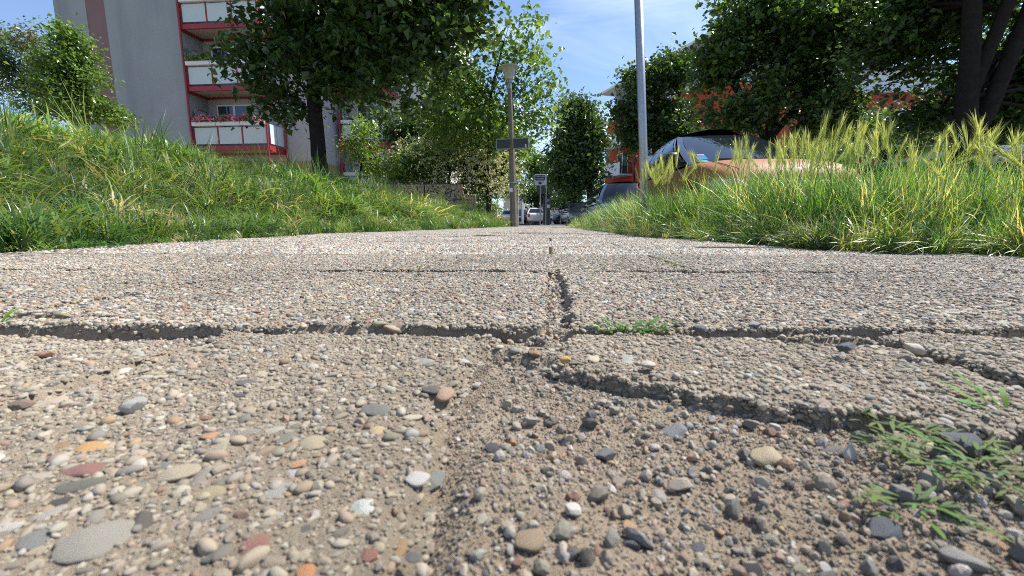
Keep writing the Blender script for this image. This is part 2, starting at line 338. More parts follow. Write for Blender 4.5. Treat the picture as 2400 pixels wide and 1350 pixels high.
OBJ_P = [stone_mesh('pebble', 3, m_pebo, 50+k) for k in range(6)]
OBJ_C = [stone_mesh('stone', 3, m_pebo, 70+k, .97) for k in range(5)]

# broken area of the nearest slab, in ground coordinates
PIT = np.array([(-.065, .385), (-.02, .368), (.03, .352), (.07, .322), (.13, .303), (.17, .292), (.215, .283), (.27, .262), (.40, .235), (.40, -.3), (-.02, -.3), (-.045, .13), (-.05, .2), (-.07, .3)])
def sdist(x, y, P=PIT):
    """signed distance to polygon, positive inside"""
    d = np.full(x.shape, 9.); ins = np.zeros(x.shape, bool)
    for i in range(len(P)):
        a, b = P[i], P[(i+1) % len(P)]; e = b-a; wx = x-a[0]; wy = y-a[1]; t = np.clip((wx*e[0]+wy*e[1])/(e@e), 0, 1)
        d = np.minimum(d, np.hypot(wx-e[0]*t, wy-e[1]*t)); c = (a[1] > y) != (b[1] > y)
        with np.errstate(divide='ignore', invalid='ignore'): xi = (b[0]-a[0])*(y-a[1])/(b[1]-a[1])+a[0]
        ins ^= c & (x < xi)
    return np.where(ins, d, -d)
def slab_center(row, colk):   # row 1 is the nearest, in front of it row 2 ...
    off = 0 if row % 2 else .35; u = colk*SW+off; v = V0+(row-1.5)*SD
    return u, v+SK*u, u, v
CHIPS = [(-.50, .418, .15, .020, .034), (-.355, .24, .014, .20, .013), (-.20, .452, .12, .012, .012), (.52, .487, .09, .012, .014), (.30, .455, .06, .016, .016), (-.03, .435, .05, .030, .012), (.012, .74, .022, .34, .022), (-.70, .74, .012, .30, .010), (-.62, .47, .1, .012, .016), (.16, .466, .1, .008, .012)]
def slab_height(u, v, cu, cv, seed, broken=False, z0=0., worn=.006, gap=.006):
    """u, v local to slab centre -> height; world noise"""
    X = cu+u; Y = cv+v+SK*(cu+u)
    ng = gap+.0055*fbm(X+seed, Y, 24, 4)+.004*np.clip(fbm(X+seed*3, Y, 7, 2), 0, 1)
    ng = ng+.0028*fbm(X, Y+seed, 95, 3); e = np.minimum(SW/2-ng-np.abs(u), SD/2-ng-np.abs(v))
    rr = worn*(1+1.2*fbm(X, Y+seed, 30, 3)); rr = np.clip(rr, .002, .03)
    z = z0+fbm(X+seed, Y, 5, 3)*.0045+fbm(X, Y+seed, 50, 4)*.0034-.0022*sst(.25, .6, fbm(X+3, Y+seed, 18, 3))
    t = np.clip(1-e/rr, 0, 1); z = z-rr*.8*(1-np.sqrt(np.clip(1-t*t, 0, 1)))
    z = np.where(e < 0, z-np.clip(-e*14, 0, .05)-.004, z)
    for (a, b, rx, ry, dp) in CHIPS:
        q = 1-np.hypot((X-a)/rx, (Y-b)/ry)+.45*fbm(X+a, Y, 40, 3); z = z-dp*sst(-.05, .25, q)
    pit = None
    if broken:
        s = sdist(X, Y)+.012*fbm(X, Y, 26, 4)+.013*fbm(X, Y, 75, 3); pit = s
        left = sst(-.02, .05, X)                         # the left rim is worn flush, the upper rim breaks off
        z = z-(.010*(1-left)+.004)*sst(-.02, 0, s)-.034*sst(-.001, .008+.013*(1-left), s)+.005*fbm(X, Y, 120, 3)*sst(-.012, .0, s)
    return z, e, pit
def slab_mesh(row, colk, res, z0, broken=False, worn=.006, seed=0., m=m_mortar, tilt=(0, 0)):
    x, y, cu, cv = slab_center(row, colk); nx = int(SW/res); ny = int(SD/res)
    U, W = np.meshgrid(np.linspace(-SW/2+.001, SW/2-.001, nx), np.linspace(-SD/2+.001, SD/2-.001, ny))
    z, e, pit = slab_height(U, W, cu, cv, seed, broken, z0, worn); z = z+tilt[0]*U+tilt[1]*W
    V = np.stack([U.ravel(), (W+SK*U).ravel(), z.ravel()], 1); n, k = U.shape
    i = np.arange((n-1)*k).reshape(n-1, k)[:, :-1].ravel(); me = mesh_np('slab', V, np.stack([i, i+1, i+k+1, i+k], 1), m, True)
    return link('slab', me, pave, (x, y, 0)), (x, y, cu, cv)
EXPL = []   # individually placed embedded pebbles: px, py, width px, flatten, colour, elongation, rotation
for t in [(1012, 912, 50, (.07, .08, .095), 1.7, 10), (880, 962, 100, (.16, .17, .17), 2.4, 12), (500, 1155, 80, (.42, .36, .22), 1.5, 50), (410, 1112, 110, (.50, .43, .31), 1.9, 30), (205, 1100, 110, (.30, .13, .12), 1.9, 25), (190, 1138, 115, (.15, .16, .13), 2.0, 22), (140, 1176, 52, (.03, .035, .045), 1.4, 10), (215, 1275, 190, (.40, .38, .33), 2.1, 35), (80, 1268, 100, (.25, .26, .26), 1.7, 20), (608, 1274, 95, (.34, .15, .12), 1.5, 25), (707, 1243, 95, (.09, .10, .105), 3.6, 38), (862, 1302, 50, (.30, .12, .09), 1.2, 0), (882, 1010, 48, (.55, .43, .24), 1.4, 5), (205, 1050, 80, (.62, .36, .13), 1.6, 10), (150, 1048, 60, (.35, .22, .11), 2.0, 15), (732, 1040, 72, (.44, .38, .26), 1.5, 40), (978, 1118, 62, (.62, .60, .58), 1.2, 0), (720, 1343, 70, (.58, .26, .10), 1.5, 10), (635, 945, 48, (.55, .50, .40), 1.4, -10), (585, 962, 50, (.45, .38, .27), 1.1, 30), (495, 1020, 50, (.56, .30, .16), 1.6, 20), (560, 927, 36, (.06, .07, .08), 1.5, 0), (575, 896, 48, (.10, .11, .12), 1.9, 15), (125, 845, 48, (.08, .09, .10), 1.9, 0), (110, 828, 66, (.42, .20, .13), 3.0, 8), (640, 1010, 60, (.52, .48, .40), 1.8, 30), (515, 1130, 40, (.20, .19, .16), 1.3, 10), (965, 1306, 45, (.12, .12, .13), 1.5, 0), (850, 1200, 35, (.14, .09, .07), 1.3, 0), (380, 1092, 44, (.18, .20, .22), 1.5, 10), (700, 1085, 44, (.60, .32, .17), 1.8, 45), (1390, 840, 36, (.60, .52, .38), 1.2, 0), (1255, 826, 40, (.30, .18, .08), 1.4, 0), (1595, 875, 34, (.52, .48, .42), 1.2, 0), (1535, 862, 34, (.44, .24, .17), 1.4, -20), (925, 767, 60, (.48, .38, .26), 1.6, 5), (1300, 1112, 40, (.11, .11, .12), 1.2, 0)]:
    EXPL.append(t)
singles = []      # candidates for individual pebble objects
def jit(w, d, sp):
    nx = int(w/sp); ny = int(d/sp); a, b = np.meshgrid((np.arange(nx)+.5)/nx-.5, (np.arange(ny)+.5)/ny-.5)
    a = a.ravel()*w+RNG.uniform(-.5, .5, nx*ny)*sp*.95; b = b.ravel()*d+RNG.uniform(-.5, .5, nx*ny)*sp*.95; return a, b
ex_g = [gnd(t[0], t[1]) for t in EXPL]
def pebble_layer(slab, info, row, seed, broken, z0, worn, tilt=(0, 0), big=.012, grit=.0042, near=False):
    x, y, cu, cv = info; Ps = []; Rs = []; Ss = []; Cs = []; Is = []
    for kind, sp in (('big', big), ('mid', big*(.44 if row == 1 else .5)), ('grit', grit), ('rim', .0013 if row == 1 else .0016)):
        u, v = jit(SW-.01, SD-.01, sp); z, e, pit = slab_height(u, v, cu, cv, seed, broken, z0, worn); z = z+tilt[0]*u+tilt[1]*v
        X = cu+u; Y = cv+v+SK*X; keep = e > (.002 if kind == 'big' else -.004)
        px, py, w_ = zip(*[pixel(a, b, 0) if b > .02 else (-9999, 0, 1) for a, b in zip(X, Y)]) if near else (0, 0, 0)
        if near:
            px = np.array(px); py = np.array(py)
            if kind in ('grit', 'rim'): keep &= (px > -500) & (px < 2900) & (py < 1600)
        if broken: keep &= pit < (.012 if kind != 'big' else -.006)
        n = len(u)
        if kind == 'rim': keep &= (e < .006) | ((pit > -.004) if broken else False); keep &= RNG.random(n) < .7
        else: keep &= z > -.02
        if kind == 'big': keep &= z > -.009+min(z0, 0)
        if kind == 'big':
            keep &= RNG.random(n) < (.50 if row == 1 else .93); r = np.clip(RNG.lognormal(math.log(big*(.37 if row > 1 else .26)), .30 if row > 1 else .52, n), big*.12, big*.95); flat = RNG.uniform(.42, .75, n)*(.78 if row == 1 else 1); el = RNG.uniform(1, 1.6, n); emb = .12
        elif kind == 'mid':
            keep &= RNG.random(n) < (.86 if row == 1 else .75); r = np.clip(RNG.lognormal(math.log(big*(.15 if row == 1 else .17)), .35, n), .0008, .004); flat = RNG.uniform(.5, .9, n); el = RNG.uniform(1, 1.5, n); emb = .30 if row == 1 else .55
        else:
            keep &= RNG.random(n) < .9; r = RNG.uniform(.0005, .0017, n) if kind == 'grit' else np.exp(RNG.uniform(math.log(.0008), math.log(.0046), n)); flat = RNG.uniform(.6, 1, n); el = RNG.uniform(1, 1.5, n); emb = .4
        for (gx, gy), t in zip(ex_g, EXPL):
            dd = t[2]*pixel(gx, gy, 0)[2]/CF/2 if gy > .05 else 0; keep &= np.hypot((X-gx), (Y-gy)) > dd*(.85 if kind == 'big' else .55)
        zz = z+r*flat*(emb-.1)-r*flat*(.42 if row > 1 else .56)*(kind == 'big'); Cd = RNG.uniform(0, .34, (n, 1))
        R = np.stack([RNG.normal(0, .12, n), RNG.normal(0, .12, n), RNG.uniform(0, 6.28, n)], 1); SC = np.stack([r*el, r/np.sqrt(el), r*flat], 1)
        P = np.stack([u, v+SK*u, zz], 1); Cc = pcol(n); Cc = Cc*(1-Cd)+np.array([.40, .34, .255])*Cd; I = np.where(RNG.random(n) < .62, RNG.integers(0, 5, n), RNG.integers(7, 11, n)) if kind in ('big', 'mid') else RNG.integers(5, 7, n)
        if kind == 'mid' and row == 1: Cc = Cc*.62+np.array([.40, .335, .25])*.38
        if kind in ('grit', 'rim'): Cc = Cc*.45+np.array([.41, .35, .26])*.55
        if kind == 'big' and near:
            score = r/np.clip(np.array(w_), .1, 9); vis = keep & (px > 0) & (px < 2400) & (py < 1350)
            for q in np.where(vis)[0]: singles.append((score[q], slab, P[q], R[q], SC[q], Cc[q], int(I[q])))
            keep &= ~vis
        Ps.append(P[keep]); Rs.append(R[keep]); Ss.append(SC[keep]); Cs.append(Cc[keep]); Is.append(I[keep])
    return [np.concatenate(a) for a in (Ps, Rs, Ss, Cs, Is)]
layers = []
for row, cols, res in ((1, (-1, 0, 1), .0026), (2, (-2, -1, 0, 1), .0033), (3, (-3, -2, -1, 0, 1, 2), .008)):
    for ck in cols:
        br = row == 1 and ck == 0; z0 = {(1, -1): -.001, (1, 0): 0., (1, 1): .004}.get((row, ck), .003); seed = row*7.7+ck*3.3
        worn = .013 if row == 1 else .009; tilt = (0, -.004) if row == 2 else (0, -.006)
        o, info = slab_mesh(row, ck, res if abs(ck) < 2 or row == 3 else .008, z0, br, worn, seed, m_mortar, tilt)
        layers.append((o, pebble_layer(o, info, row, seed, br, z0, worn, tilt, big={1: .0125, 2: .0094, 3: .0096}[row], grit={1: .0031, 2: .0058, 3: .012}[row], near=True)))
# individual pebbles: explicit ones + the largest seen
slab0 = [o for o, _ in layers]
def nearest_slab(gx, gy):
    return min(slab0, key=lambda o: abs(o.location.x-gx)/.7+abs(o.location.y-gy)/.57)
rq = random.Random(5)
for (gx, gy), (px, py, w, c, el, rot) in zip(ex_g, EXPL):
    s_ = nearest_slab(gx, gy); z_ = pixel(gx, gy, 0)[2]; r = w*z_/CF/2; rr = r/ math.sqrt(el)*1.1
    o = link('pebble', OBJ_P[rq.randrange(6)] if el < 3 else OBJ_C[1], s_, (gx-s_.location.x, gy-s_.location.y, .0-rr*.10+(-.022 if sdist(np.array([gx]), np.array([gy]))[0] > .01 else 0)), (rq.gauss(0, .08), rq.gauss(0, .08), math.radians(rot)), (rr*math.sqrt(el)*.72, rr*.74, rr*.36))
    o.color = (*[v_*.8+w_*.2 for v_, w_ in zip(c, (.38, .33, .26))], 1)
singles.sort(key=lambda t: -t[0]); NS = 300-len(EXPL)
for k, (sc, s_, P, R, SC, C_, I_) in enumerate(singles[:NS]):
    o = link('pebble', (OBJ_P+[None]+OBJ_C)[I_], s_, P.tolist(), R.tolist(), SC.tolist()); o.color = (*C_.tolist(), 1)
rest = {}
for t in singles[NS:]: rest.setdefault(t[1].name, []).append(t)
for o, (P, R, SC, C_, I_) in layers:
    q = rest.get(o.name, [])
    if q:
        P = np.concatenate([P, np.array([t[2] for t in q])]); R = np.concatenate([R, np.array([t[3] for t in q])]); SC = np.concatenate([SC, np.array([t[4] for t in q])])
        C_ = np.concatenate([C_, np.array([t[5] for t in q])]); I_ = np.concatenate([I_, np.array([t[6] for t in q])])
    scatter('small_pebbles', P, R, SC, C_, I_, SRC_P+SRC_G, o)
# far slabs: shared meshes
def far_slab_meshes(v):
    sd = 40+v*5.; nx, ny = 46, 38
    a = np.concatenate([[-SW/2+.004, -SW/2+.0055], np.linspace(-SW/2+.012, SW/2-.012, nx-4), [SW/2-.0055, SW/2-.004]]); b = np.concatenate([[-SD/2+.004, -SD/2+.0055], np.linspace(-SD/2+.012, SD/2-.012, ny-4), [SD/2-.0055, SD/2-.004]])
    U, W = np.meshgrid(a, b); z = fbm(U+sd, W, 5, 3)*.004; n, k = U.shape
    rim = np.zeros_like(z); rim[0] = rim[-1] = 1; rim[:, 0] = rim[:, -1] = 1; r2 = np.zeros_like(z); r2[1, 1:-1] = r2[-2, 1:-1] = 1; r2[1:-1, 1] = r2[1:-1, -2] = 1
    z = z-rim*.04-r2*.004; V = np.stack([U.ravel(), (W+SK*U).ravel(), z.ravel()], 1); i = np.arange((n-1)*k).reshape(n-1, k)[:, :-1].ravel()
    me = mesh_np('slab', V, np.stack([i, i+1, i+k+1, i+k], 1), m_mortar2, True)
    u, w = jit(SW-.022, SD-.022, .0100); n = len(u); kp = RNG.random(n) < .93; u = u[kp]; w = w[kp]; n = len(u)
    r = np.clip(RNG.lognormal(math.log(.0044), .30, n), .002, .0085); h = r*RNG.uniform(.5, .9, n); zc = fbm(u+sd, w, 5, 3)*.004-.0006; th = RNG.uniform(0, 6.28, n); el = RNG.uniform(1, 1.4, n)
    an = np.arange(6)*math.pi/3; ring = []
    for f, hh in ((1, 0), (.72, .72)):
        lx = np.cos(an)[None]*r[:, None]*f*el[:, None]; ly = np.sin(an)[None]*r[:, None]*f/el[:, None]**.5
        gx = u[:, None]+lx*np.cos(th)[:, None]-ly*np.sin(th)[:, None]; gy = w[:, None]+lx*np.sin(th)[:, None]+ly*np.cos(th)[:, None]
        ring.append(np.stack([gx, gy+SK*gx, np.broadcast_to((zc+h*hh)[:, None], gx.shape)], 2))
    top = np.stack([u, w+SK*u, zc+h], 1)[:, None]; V = np.concatenate(ring+[top], 1); Fc = []
    for j in range(6):
        q = (j+1) % 6; Fc += [(j, q, 6+q), (j, 6+q, 6+j), (6+j, 6+q, 12)]
    Fc = (np.array(Fc)[None]+np.arange(n)[:, None, None]*13).reshape(-1, 3)
    me2 = mesh_np('small_pebbles', V.reshape(-1, 3), Fc, m_pebg, True, np.repeat(pcol(n)*.95, 13, 0)); return me, me2
FAR = [far_slab_meshes(k) for k in range(4)]
r_ = random.Random(3)
for row in list(range(-1, 1))+list(range(4, 27)):
    for ck in range(-4, 4):
        x, y, cu, cv = slab_center(row, ck)
        if x < Lx(y)-.45 or x > Rx(y)+.5 or y > 15.6: continue
        v = r_.randrange(4); flip = r_.random() < .5
        o = link('slab', FAR[v][0], pave, (x, y, r_.gauss(0, .0026)), (r_.gauss(0, .0045), r_.gauss(0, .0035), math.pi if flip else 0))
        p = link('small_pebbles', FAR[v][1], o); p['kind'] = 'stuff'
# (row 1/2 outer neighbours)
for row, ck in ((1, -3), (1, -2), (1, 2), (2, -4), (2, -3), (2, 2), (3, -4)):
    x, y, cu, cv = slab_center(row, ck); o = link('slab', FAR[1][0], pave, (x, y, 0)); p = link('small_pebbles', FAR[1][1], o); p['kind'] = 'stuff'
# sand bed: fine near, coarse far
def bedz(X, Y):
    z = -.0165+fbm(X, Y, 9, 4)*.006+fbm(X, Y, 70, 3)*.0022
    s = sdist(X, Y); ins = sst(-.01, .02, s); left = 1-sst(-.06, .08, X+.25*(Y-.3)*(Y < .3))
    zin = -.0165+fbm(X, Y, 12, 4)*.010+fbm(X, Y, 70, 3)*.0028+.0085*left+.004*sst(.28, .16, Y)*1.0
    z = z*(1-ins)+zin*ins
    z = z-.008*np.exp(-((X+.58)/.13)**2-((Y-.425)/.03)**2)        # washed-out hole in the left part of the joint
    z = z+.010*np.exp(-((X+.16)/.18)**2-((Y-.44)/.035)**2)+.009*np.exp(-((X+.35)/.02)**2)*(Y < .44)
    return z
def bed(name, x0, x1, y0, y1, res, parent):
    X, Y = np.meshgrid(np.arange(x0, x1, res), np.arange(y0, y1, res)); Z = bedz(X, Y) if res < .01 else np.full(X.shape, -.022)+fbm(X, Y, 8, 2)*.005; n, k = X.shape
    i = np.arange((n-1)*k).reshape(n-1, k)[:, :-1].ravel(); o = link(name, mesh_np(name, np.stack([X.ravel(), Y.ravel(), Z.ravel()], 1), np.stack([i, i+1, i+k+1, i+k], 1), m_sand, True), parent); return o
bed('sand_bed', -.9, .9, .06, .56, .003, pave); bed('sand_bed', -3.4, 2.6, -1.6, .065, .05, pave); bed('sand_bed', -3.4, 2.6, .555, 15.7, .05, pave)
bed('sand_bed', -.07, .10, .556, 1.06, .004, pave); bed('sand_bed', -3.4, -.895, .06, .56, .05, pave); bed('sand_bed', .895, 2.6, .06, .56, .05, pave)
# grit lying in the broken place and the joints
def grit_in(n, x0, x1, y0, y1, cond, rlo, rhi, kmix, sink=.3):
    X = RNG.uniform(x0, x1, n); Y = RNG.uniform(y0, y1, n); k = cond(X, Y); X = X[k]; Y = Y[k]; n = len(X); r = np.exp(RNG.uniform(math.log(rlo), math.log(rhi), n)); 
    z = bedz(X, Y)+r*sink; R = RNG.uniform(0, 6.28, (n, 3)); SC = r[:, None]*RNG.uniform(.6, 1.25, (n, 3)); I = RNG.choice(kmix, n); return X, Y, z, R, SC, pcol(n), I
inside2 = lambda X, Y: (sdist(X, Y) > .012) & (Y > .1) & (X > -.03)
inside = lambda X, Y: (sdist(X, Y) > -.004) & (Y > .1)
def joint(X, Y):
    v = Y-SK*X; u = X; a = np.abs(v-V0) < .012; b = (v < V0) & (np.minimum(np.abs(u+.35), np.abs(u-.35)) < .012); c = (v > V0) & (v < V0+.57) & (np.abs(u-.008) < .028); return (a | b | c) & (sdist(X, Y) < .01)
parts = [grit_in(60000, -.1, .45, .1, .40, inside, .0003, .0010, [5, 6], .4), grit_in(11000, -.1, .45, .1, .40, inside, .0008, .0019, [5, 6, 7, 8], .3), grit_in(2600, -.1, .45, .1, .40, inside2, .0015, .0034, [5, 6, 7, 8, 9, 10], .4), grit_in(400, -.1, .45, .1, .40, inside2, .003, .0062, [7, 8, 9, 10], .4),
         grit_in(60000, -.8, .8, .12, .56, joint, .0006, .002, [5, 6], .4), grit_in(5000, -.8, .8, .12, .56, joint, .0018, .0045, [5, 6, 7, 8, 9, 10], .5), grit_in(9000, -.03, .05, .5, 1.06, joint, .0007, .0026, [5, 6], .4), grit_in(1100, -.03, .05, .5, 1.06, joint, .002, .006, [5, 6, 7, 8, 9, 10], .5)]
a = [np.concatenate([p[k] for p in parts]) for k in range(7)]; a[5] = np.where((np.arange(len(a[0])) % 4 > 0)[:, None] & (a[4].mean(1) < .0013)[:, None], a[5]*.25+np.array([.42, .345, .255])*.75, a[5]*.8+np.array([.42, .35, .27])*.24); 
gr = scatter('gravel', np.stack(a[:3], 1), a[3], a[4], a[5], a[6], SRC_P+SRC_G)
tag(gr, 'sandy grit and small stone chips filling the broken slab and joints', 'gravel')

# loose stones, each its own thing
LO = [(1040, 812, 30, (.66, .66, .64), 1, 'white angular stone in the joint beside the broken slab corner', 0), (320, 965, 70, (.55, .55, .53), 1, 'white and grey loose stone lying on the nearest left slab', .002),
      (972, 786, 26, (.60, .58, .55), 1, 'small pale stone at the joint left of the white angular stone', 0), (1422, 1058, 62, (.22, .23, .24), 1, 'dark grey lumpy stone in the middle of the gravel patch', 0),
      (1580, 1012, 72, (.26, .27, .28), 1, 'flat grey chip casting a black shadow in the gravel patch', 0), (1800, 1078, 68, (.55, .46, .30), 0, 'cream oval pebble lying in the gravel patch', 0),
      (2068, 1240, 95, (.13, .145, .165), 1, 'large dark slate chip at the lower right of the gravel patch', 0), (1480, 1290, 42, (.15, .165, .19), 1, 'dark blue grey chip near the bottom edge of the gravel', 0),
      (1640, 1275, 42, (.17, .18, .20), 1, 'blue grey pointed chip right of the bottom edge chip', 0), (1157, 1078, 38, (.10, .10, .11), 0, 'round black stone near the left rim of the gravel', 0),
      (1325, 882, 26, (.66, .42, .12), 0, 'bright yellow pebble below the broken edge', 0), (1515, 898, 32, (.62, .58, .50), 0, 'translucent whitish pebble under the broken edge', 0), (1445, 938, 22, (.5, .46, .4), 0, 'pale round pebble below the whitish pebble', 0),
      (1965, 990, 56, (.27, .28, .30), 1, 'grey cubic stone beside the tip of the knotgrass', 0), (1980, 836, 48, (.13, .14, .16), 1, 'dark slate splinter lying on the broken slab strip', .012), (2143, 842, 40, (.68, .62, .52), 0, 'flat white pebble lying in the right joint corner', .014),
      (1118, 905, 30, (.5, .48, .46), 1, 'pale grit stone near the top left of the gravel patch', 0), (1735, 1270, 40, (.42, .40, .38), 1, 'pale grey stone near the lower middle of the gravel', 0), (1960, 1060, 46, (.24, .22, .20), 0, 'brownish embedded stone right of the cream pebble', 0),
      (2260, 1020, 110, (.14, .15, .17), 1, 'long dark slate slab piece behind the knotgrass leaves', .004), (1180, 1060, 26, (.16, .17, .19), 1, 'small slate chip beside the round black stone', 0), (2255, 1325, 80, (.36, .35, .33), 0, 'blurred grey stone in the bottom right corner', 0), (1240, 1320, 70, (.40, .31, .21), 0, 'brown stone at the bottom of the gravel patch', 0),
      (1770, 775, 30, (.30, .31, .33), 1, 'flat grey chip in the joint right of the weed', .006), (1640, 785, 44, (.12, .13, .15), 1, 'dark flat chip in the joint beside the small weed', .006), (60, 962, 60, (.32, .25, .19), 1, 'brown worn stone at the left picture edge', -.004)]
for k, (px, py, w, c, ang, lab, dz) in enumerate(LO):
    gx, gy = gnd(px, py, -.012 if dz == 0 and px > 1050 else 0); zz = float(bedz(np.array([gx]), np.array([gy]))[0]) if (sdist(np.array([gx]), np.array([gy]))[0] > 0 or k in (0, 2)) else .002
    r = w*pixel(gx, gy, 0)[2]/CF/2
    o = link('loose_stone', (OBJ_C if ang else OBJ_P)[k % 5], None, (gx, gy, zz+r*.32+dz*.4), (rq.uniform(-.4, .4), rq.uniform(-.3, .3), rq.uniform(-.4, .6)), (r, r*.8, r*.52)); o.color = (*[x*.9 for x in c], 1)
    tag(o, lab, 'stone', 'loose stones on the broken pavement')

# ------------------------------------------------------------------ grass
def blades(n, h, spread, lean, wid, seg=3, seed=0, curl=1., droop=.5, tint=None, dirb=None):
    r_ = np.random.default_rng(seed); V = []; Fc = []
    for i in range(n):
        a = r_.uniform(0, 6.28); rad = spread*math.sqrt(r_.random()); bx, by = rad*math.cos(a), rad*math.sin(a)
        hh = h*r_.uniform(.45, 1.1); d = r_.uniform(0, 6.28) if dirb is None else r_.normal(dirb, .9); ln = lean*r_.uniform(.2, 1.3); w = wid*r_.uniform(.6, 1.3)
        sx, sy = -math.sin(d), math.cos(d); k0 = len(V)
        for s in range(seg+1):
            t = s/seg; out = hh*ln*(t**1.6); z = hh*(t-droop*ln*curl*t*t*t)
            ww = w*(1-t**2.2)*(.75+.5*t) if s < seg else 0
            cx, cy = bx+math.cos(d)*out, by+math.sin(d)*out
            if s < seg: V += [(cx-sx*ww/2, cy-sy*ww/2, z), (cx+sx*ww/2, cy+sy*ww/2, z)]
            else: V += [(cx, cy, z)]
        for s in range(seg-1): Fc.append((k0+2*s, k0+2*s+1, k0+2*s+3, k0+2*s+2))
        Fc.append((k0+2*seg-2, k0+2*seg-1, k0+2*seg))
    return V, Fc
def tuft(name, *a, m=m_grass, **k): V, Fc = blades(*a, **k); return src(name, mesh_np(name, V, Fc, m, True))
T_lush = [tuft('tuft_shape', 18, .28, .07, 1.15, .0155, seg=5, seed=s) for s in (1, 2, 3)]
T_fine = [tuft('tuft_shape', 24, .27, .05, .8, .0066, seg=4, seed=s) for s in (4, 5)]
T_tall = [tuft('tuft_shape', 17, .50, .06, .45, .0066, seg=5, seed=s, droop=.35) for s in (6, 7, 8)]
T_low = [tuft('tuft_shape', 28, .085, .05, 1.3, .0070, seg=3, seed=s) for s in (9, 10)]
T_dry = [tuft('tuft_shape', 14, .17, .07, 1.3, .0040, seg=4, seed=s) for s in (11, 12)]
SRC_T = T_lush+T_fine+T_tall+T_low+T_dry     # 0-2 lush, 3-4 fine, 5-7 tall, 8-9 low, 10-11 dry
GREEN = np.array([(.070, .150, .034), (.045, .110, .030), (.105, .190, .045), (.032, .085, .026), (.15, .21, .055), (.085, .155, .065)])
def gcol(n, dry=.05, gain=1.):
    c = GREEN[RNG.integers(0, len(GREEN), n)]*RNG.uniform(.7, 1.25, (n, 1)); m_ = RNG.random(n) < dry
    return np.where(m_[:, None], np.array([.34, .325, .19])*RNG.uniform(.7, 1.1, (n, 1)), c)*gain
def bank_pts(n, ylo, yhi, dlo, dhi):
    Y = RNG.uniform(ylo, yhi, n); D = RNG.uniform(dlo, dhi, n); X = Lx(Y)-D; return X, Y, D
segs = []
for (n, y0, y1, d0, d1) in ((5200, 1.2, 5, .0, 3.6), (3800, 5, 9, .0, 3.6), (3200, 9, 15.6, .0, 3.8), (2400, -2, 1.2, 0, 3.5), (1800, 1, 18, 3.6, 6), (900, 15.6, 24, 0, 5)):
    X, Y, D = bank_pts(n, y0, y1, d0, d1); n = len(X); den = fbm(X, Y, 1.6, 3); edge = D+den*.35
    keep = (edge > .05) & ((edge > .30) | (RNG.random(n) < .75)); X, Y, D, den, edge = [q[keep] for q in (X, Y, D, den, edge)]; n = len(X)
    I = np.where(edge < .28, RNG.choice([8, 9, 3, 10], n, p=[.36, .26, .32, .06]), np.where(den > .05, RNG.integers(0, 3, n), np.where(RNG.random(n) < .55, RNG.integers(3, 5, n), RNG.integers(0, 3, n))))
    I = np.where(RNG.random(n) < .03, 11, I); I = np.where((RNG.random(n) < .05) & (edge > .4), 6, I)
    s = (.60+.48*sst(.1, .8, edge))*RNG.uniform(.7, 1.4, n)*(1+.75*np.minimum(den, .25)); C = gcol(n, .09, 1.40)*np.array([1.12, 1.0, 1.12])*(1+.7*np.clip(den, -.5, .6))[:, None]; s = s*(1-.38*sst(1.7, 2.9, D))
    C = np.where((I >= 10)[:, None], np.array([.34, .27, .14]), C); lean = .26
    R = np.stack([RNG.normal(0, lean, n), RNG.normal(0, lean, n)+.10, RNG.uniform(0, 6.28, n)], 1); segs.append((np.stack([X, Y, bank(X, Y)-.01], 1), R, np.stack([s, s, s*RNG.uniform(.8, 1.25, n)], 1), C, I))
# ragged grass creeping over the pavement edge on the left
n = 1300; Y = 1.5+13.5*RNG.random(n)**1.5; X = Lx(Y)+RNG.normal(0.0, .10, n)+.16*fbm(Y, Y*0, 1.1, 3); I = RNG.choice([8, 9, 3, 0], n, p=[.35, .3, .25, .1]); s = RNG.uniform(.5, 1.3, n)
segs.append((np.stack([X, Y, np.zeros(n)], 1), np.stack([RNG.normal(0, .2, n), RNG.normal(0, .2, n), RNG.uniform(0, 6.28, n)], 1), np.stack([s, s, s*.9], 1), gcol(n, .08, 1.2), I))
cat = [np.concatenate([q[k] for q in segs]) for k in range(5)]
tag(scatter('grass', *cat, SRC_T), 'lush green grass covering the bank left of the pavement', 'grass')
# right verge
segs = []
for (n, y0, y1) in ((3300, 1.15, 3.9), (1900, 3.9, 8), (1500, 8, 17.3), (500, -2, 1.15)):
    Y = RNG.uniform(y0, y1, n); W_ = np.where(Y < 3.9, np.minimum(3.4-Rx(Y), 1.7), 1.15-Rx(Y)); D = RNG.random(n)**1.0*W_-.04; X = Rx(Y)+D; den = fbm(X, Y, 2.2, 3)
    I = np.where(D < .10, RNG.choice([3, 4, 8, 10], n, p=[.35, .25, .2, .2]), RNG.choice([5, 6, 7, 3, 4, 0, 11], n, p=[.2, .2, .17, .16, .13, .09, .05]))
    s = RNG.uniform(.6, 1.12, n)*(.70+.26*sst(0, .25, D))*(1-.10*sst(2.6, 1.6, Y))*(1-.28*sst(6, 11, Y))*np.minimum(1, (.05+.14*Y)/.42)*(1+.3*den); C = gcol(n, .18, 1.6)*np.array([1.10, 1.12, 1.10]); C = np.where((I >= 10)[:, None], np.array([.42, .39, .25]), C)
    R = np.stack([RNG.normal(0, .24, n), RNG.normal(0, .22, n)-.45*(1-sst(0, .45, D))-.05, RNG.uniform(0, 6.28, n)], 1)
    segs.append((np.stack([X, Y, verge(X, Y)-.01], 1), R, np.stack([s, s, s], 1), C, I))
n = 900; Y = 1.45+11*RNG.random(n)**1.6; X = Rx(Y)+RNG.normal(.0, .055, n)+.10*fbm(Y, Y*0+3, 2.2, 3); s = RNG.uniform(.45, 1.0, n); I = RNG.choice([3, 4, 8, 9, 11], n, p=[.3, .25, .18, .12, .15])
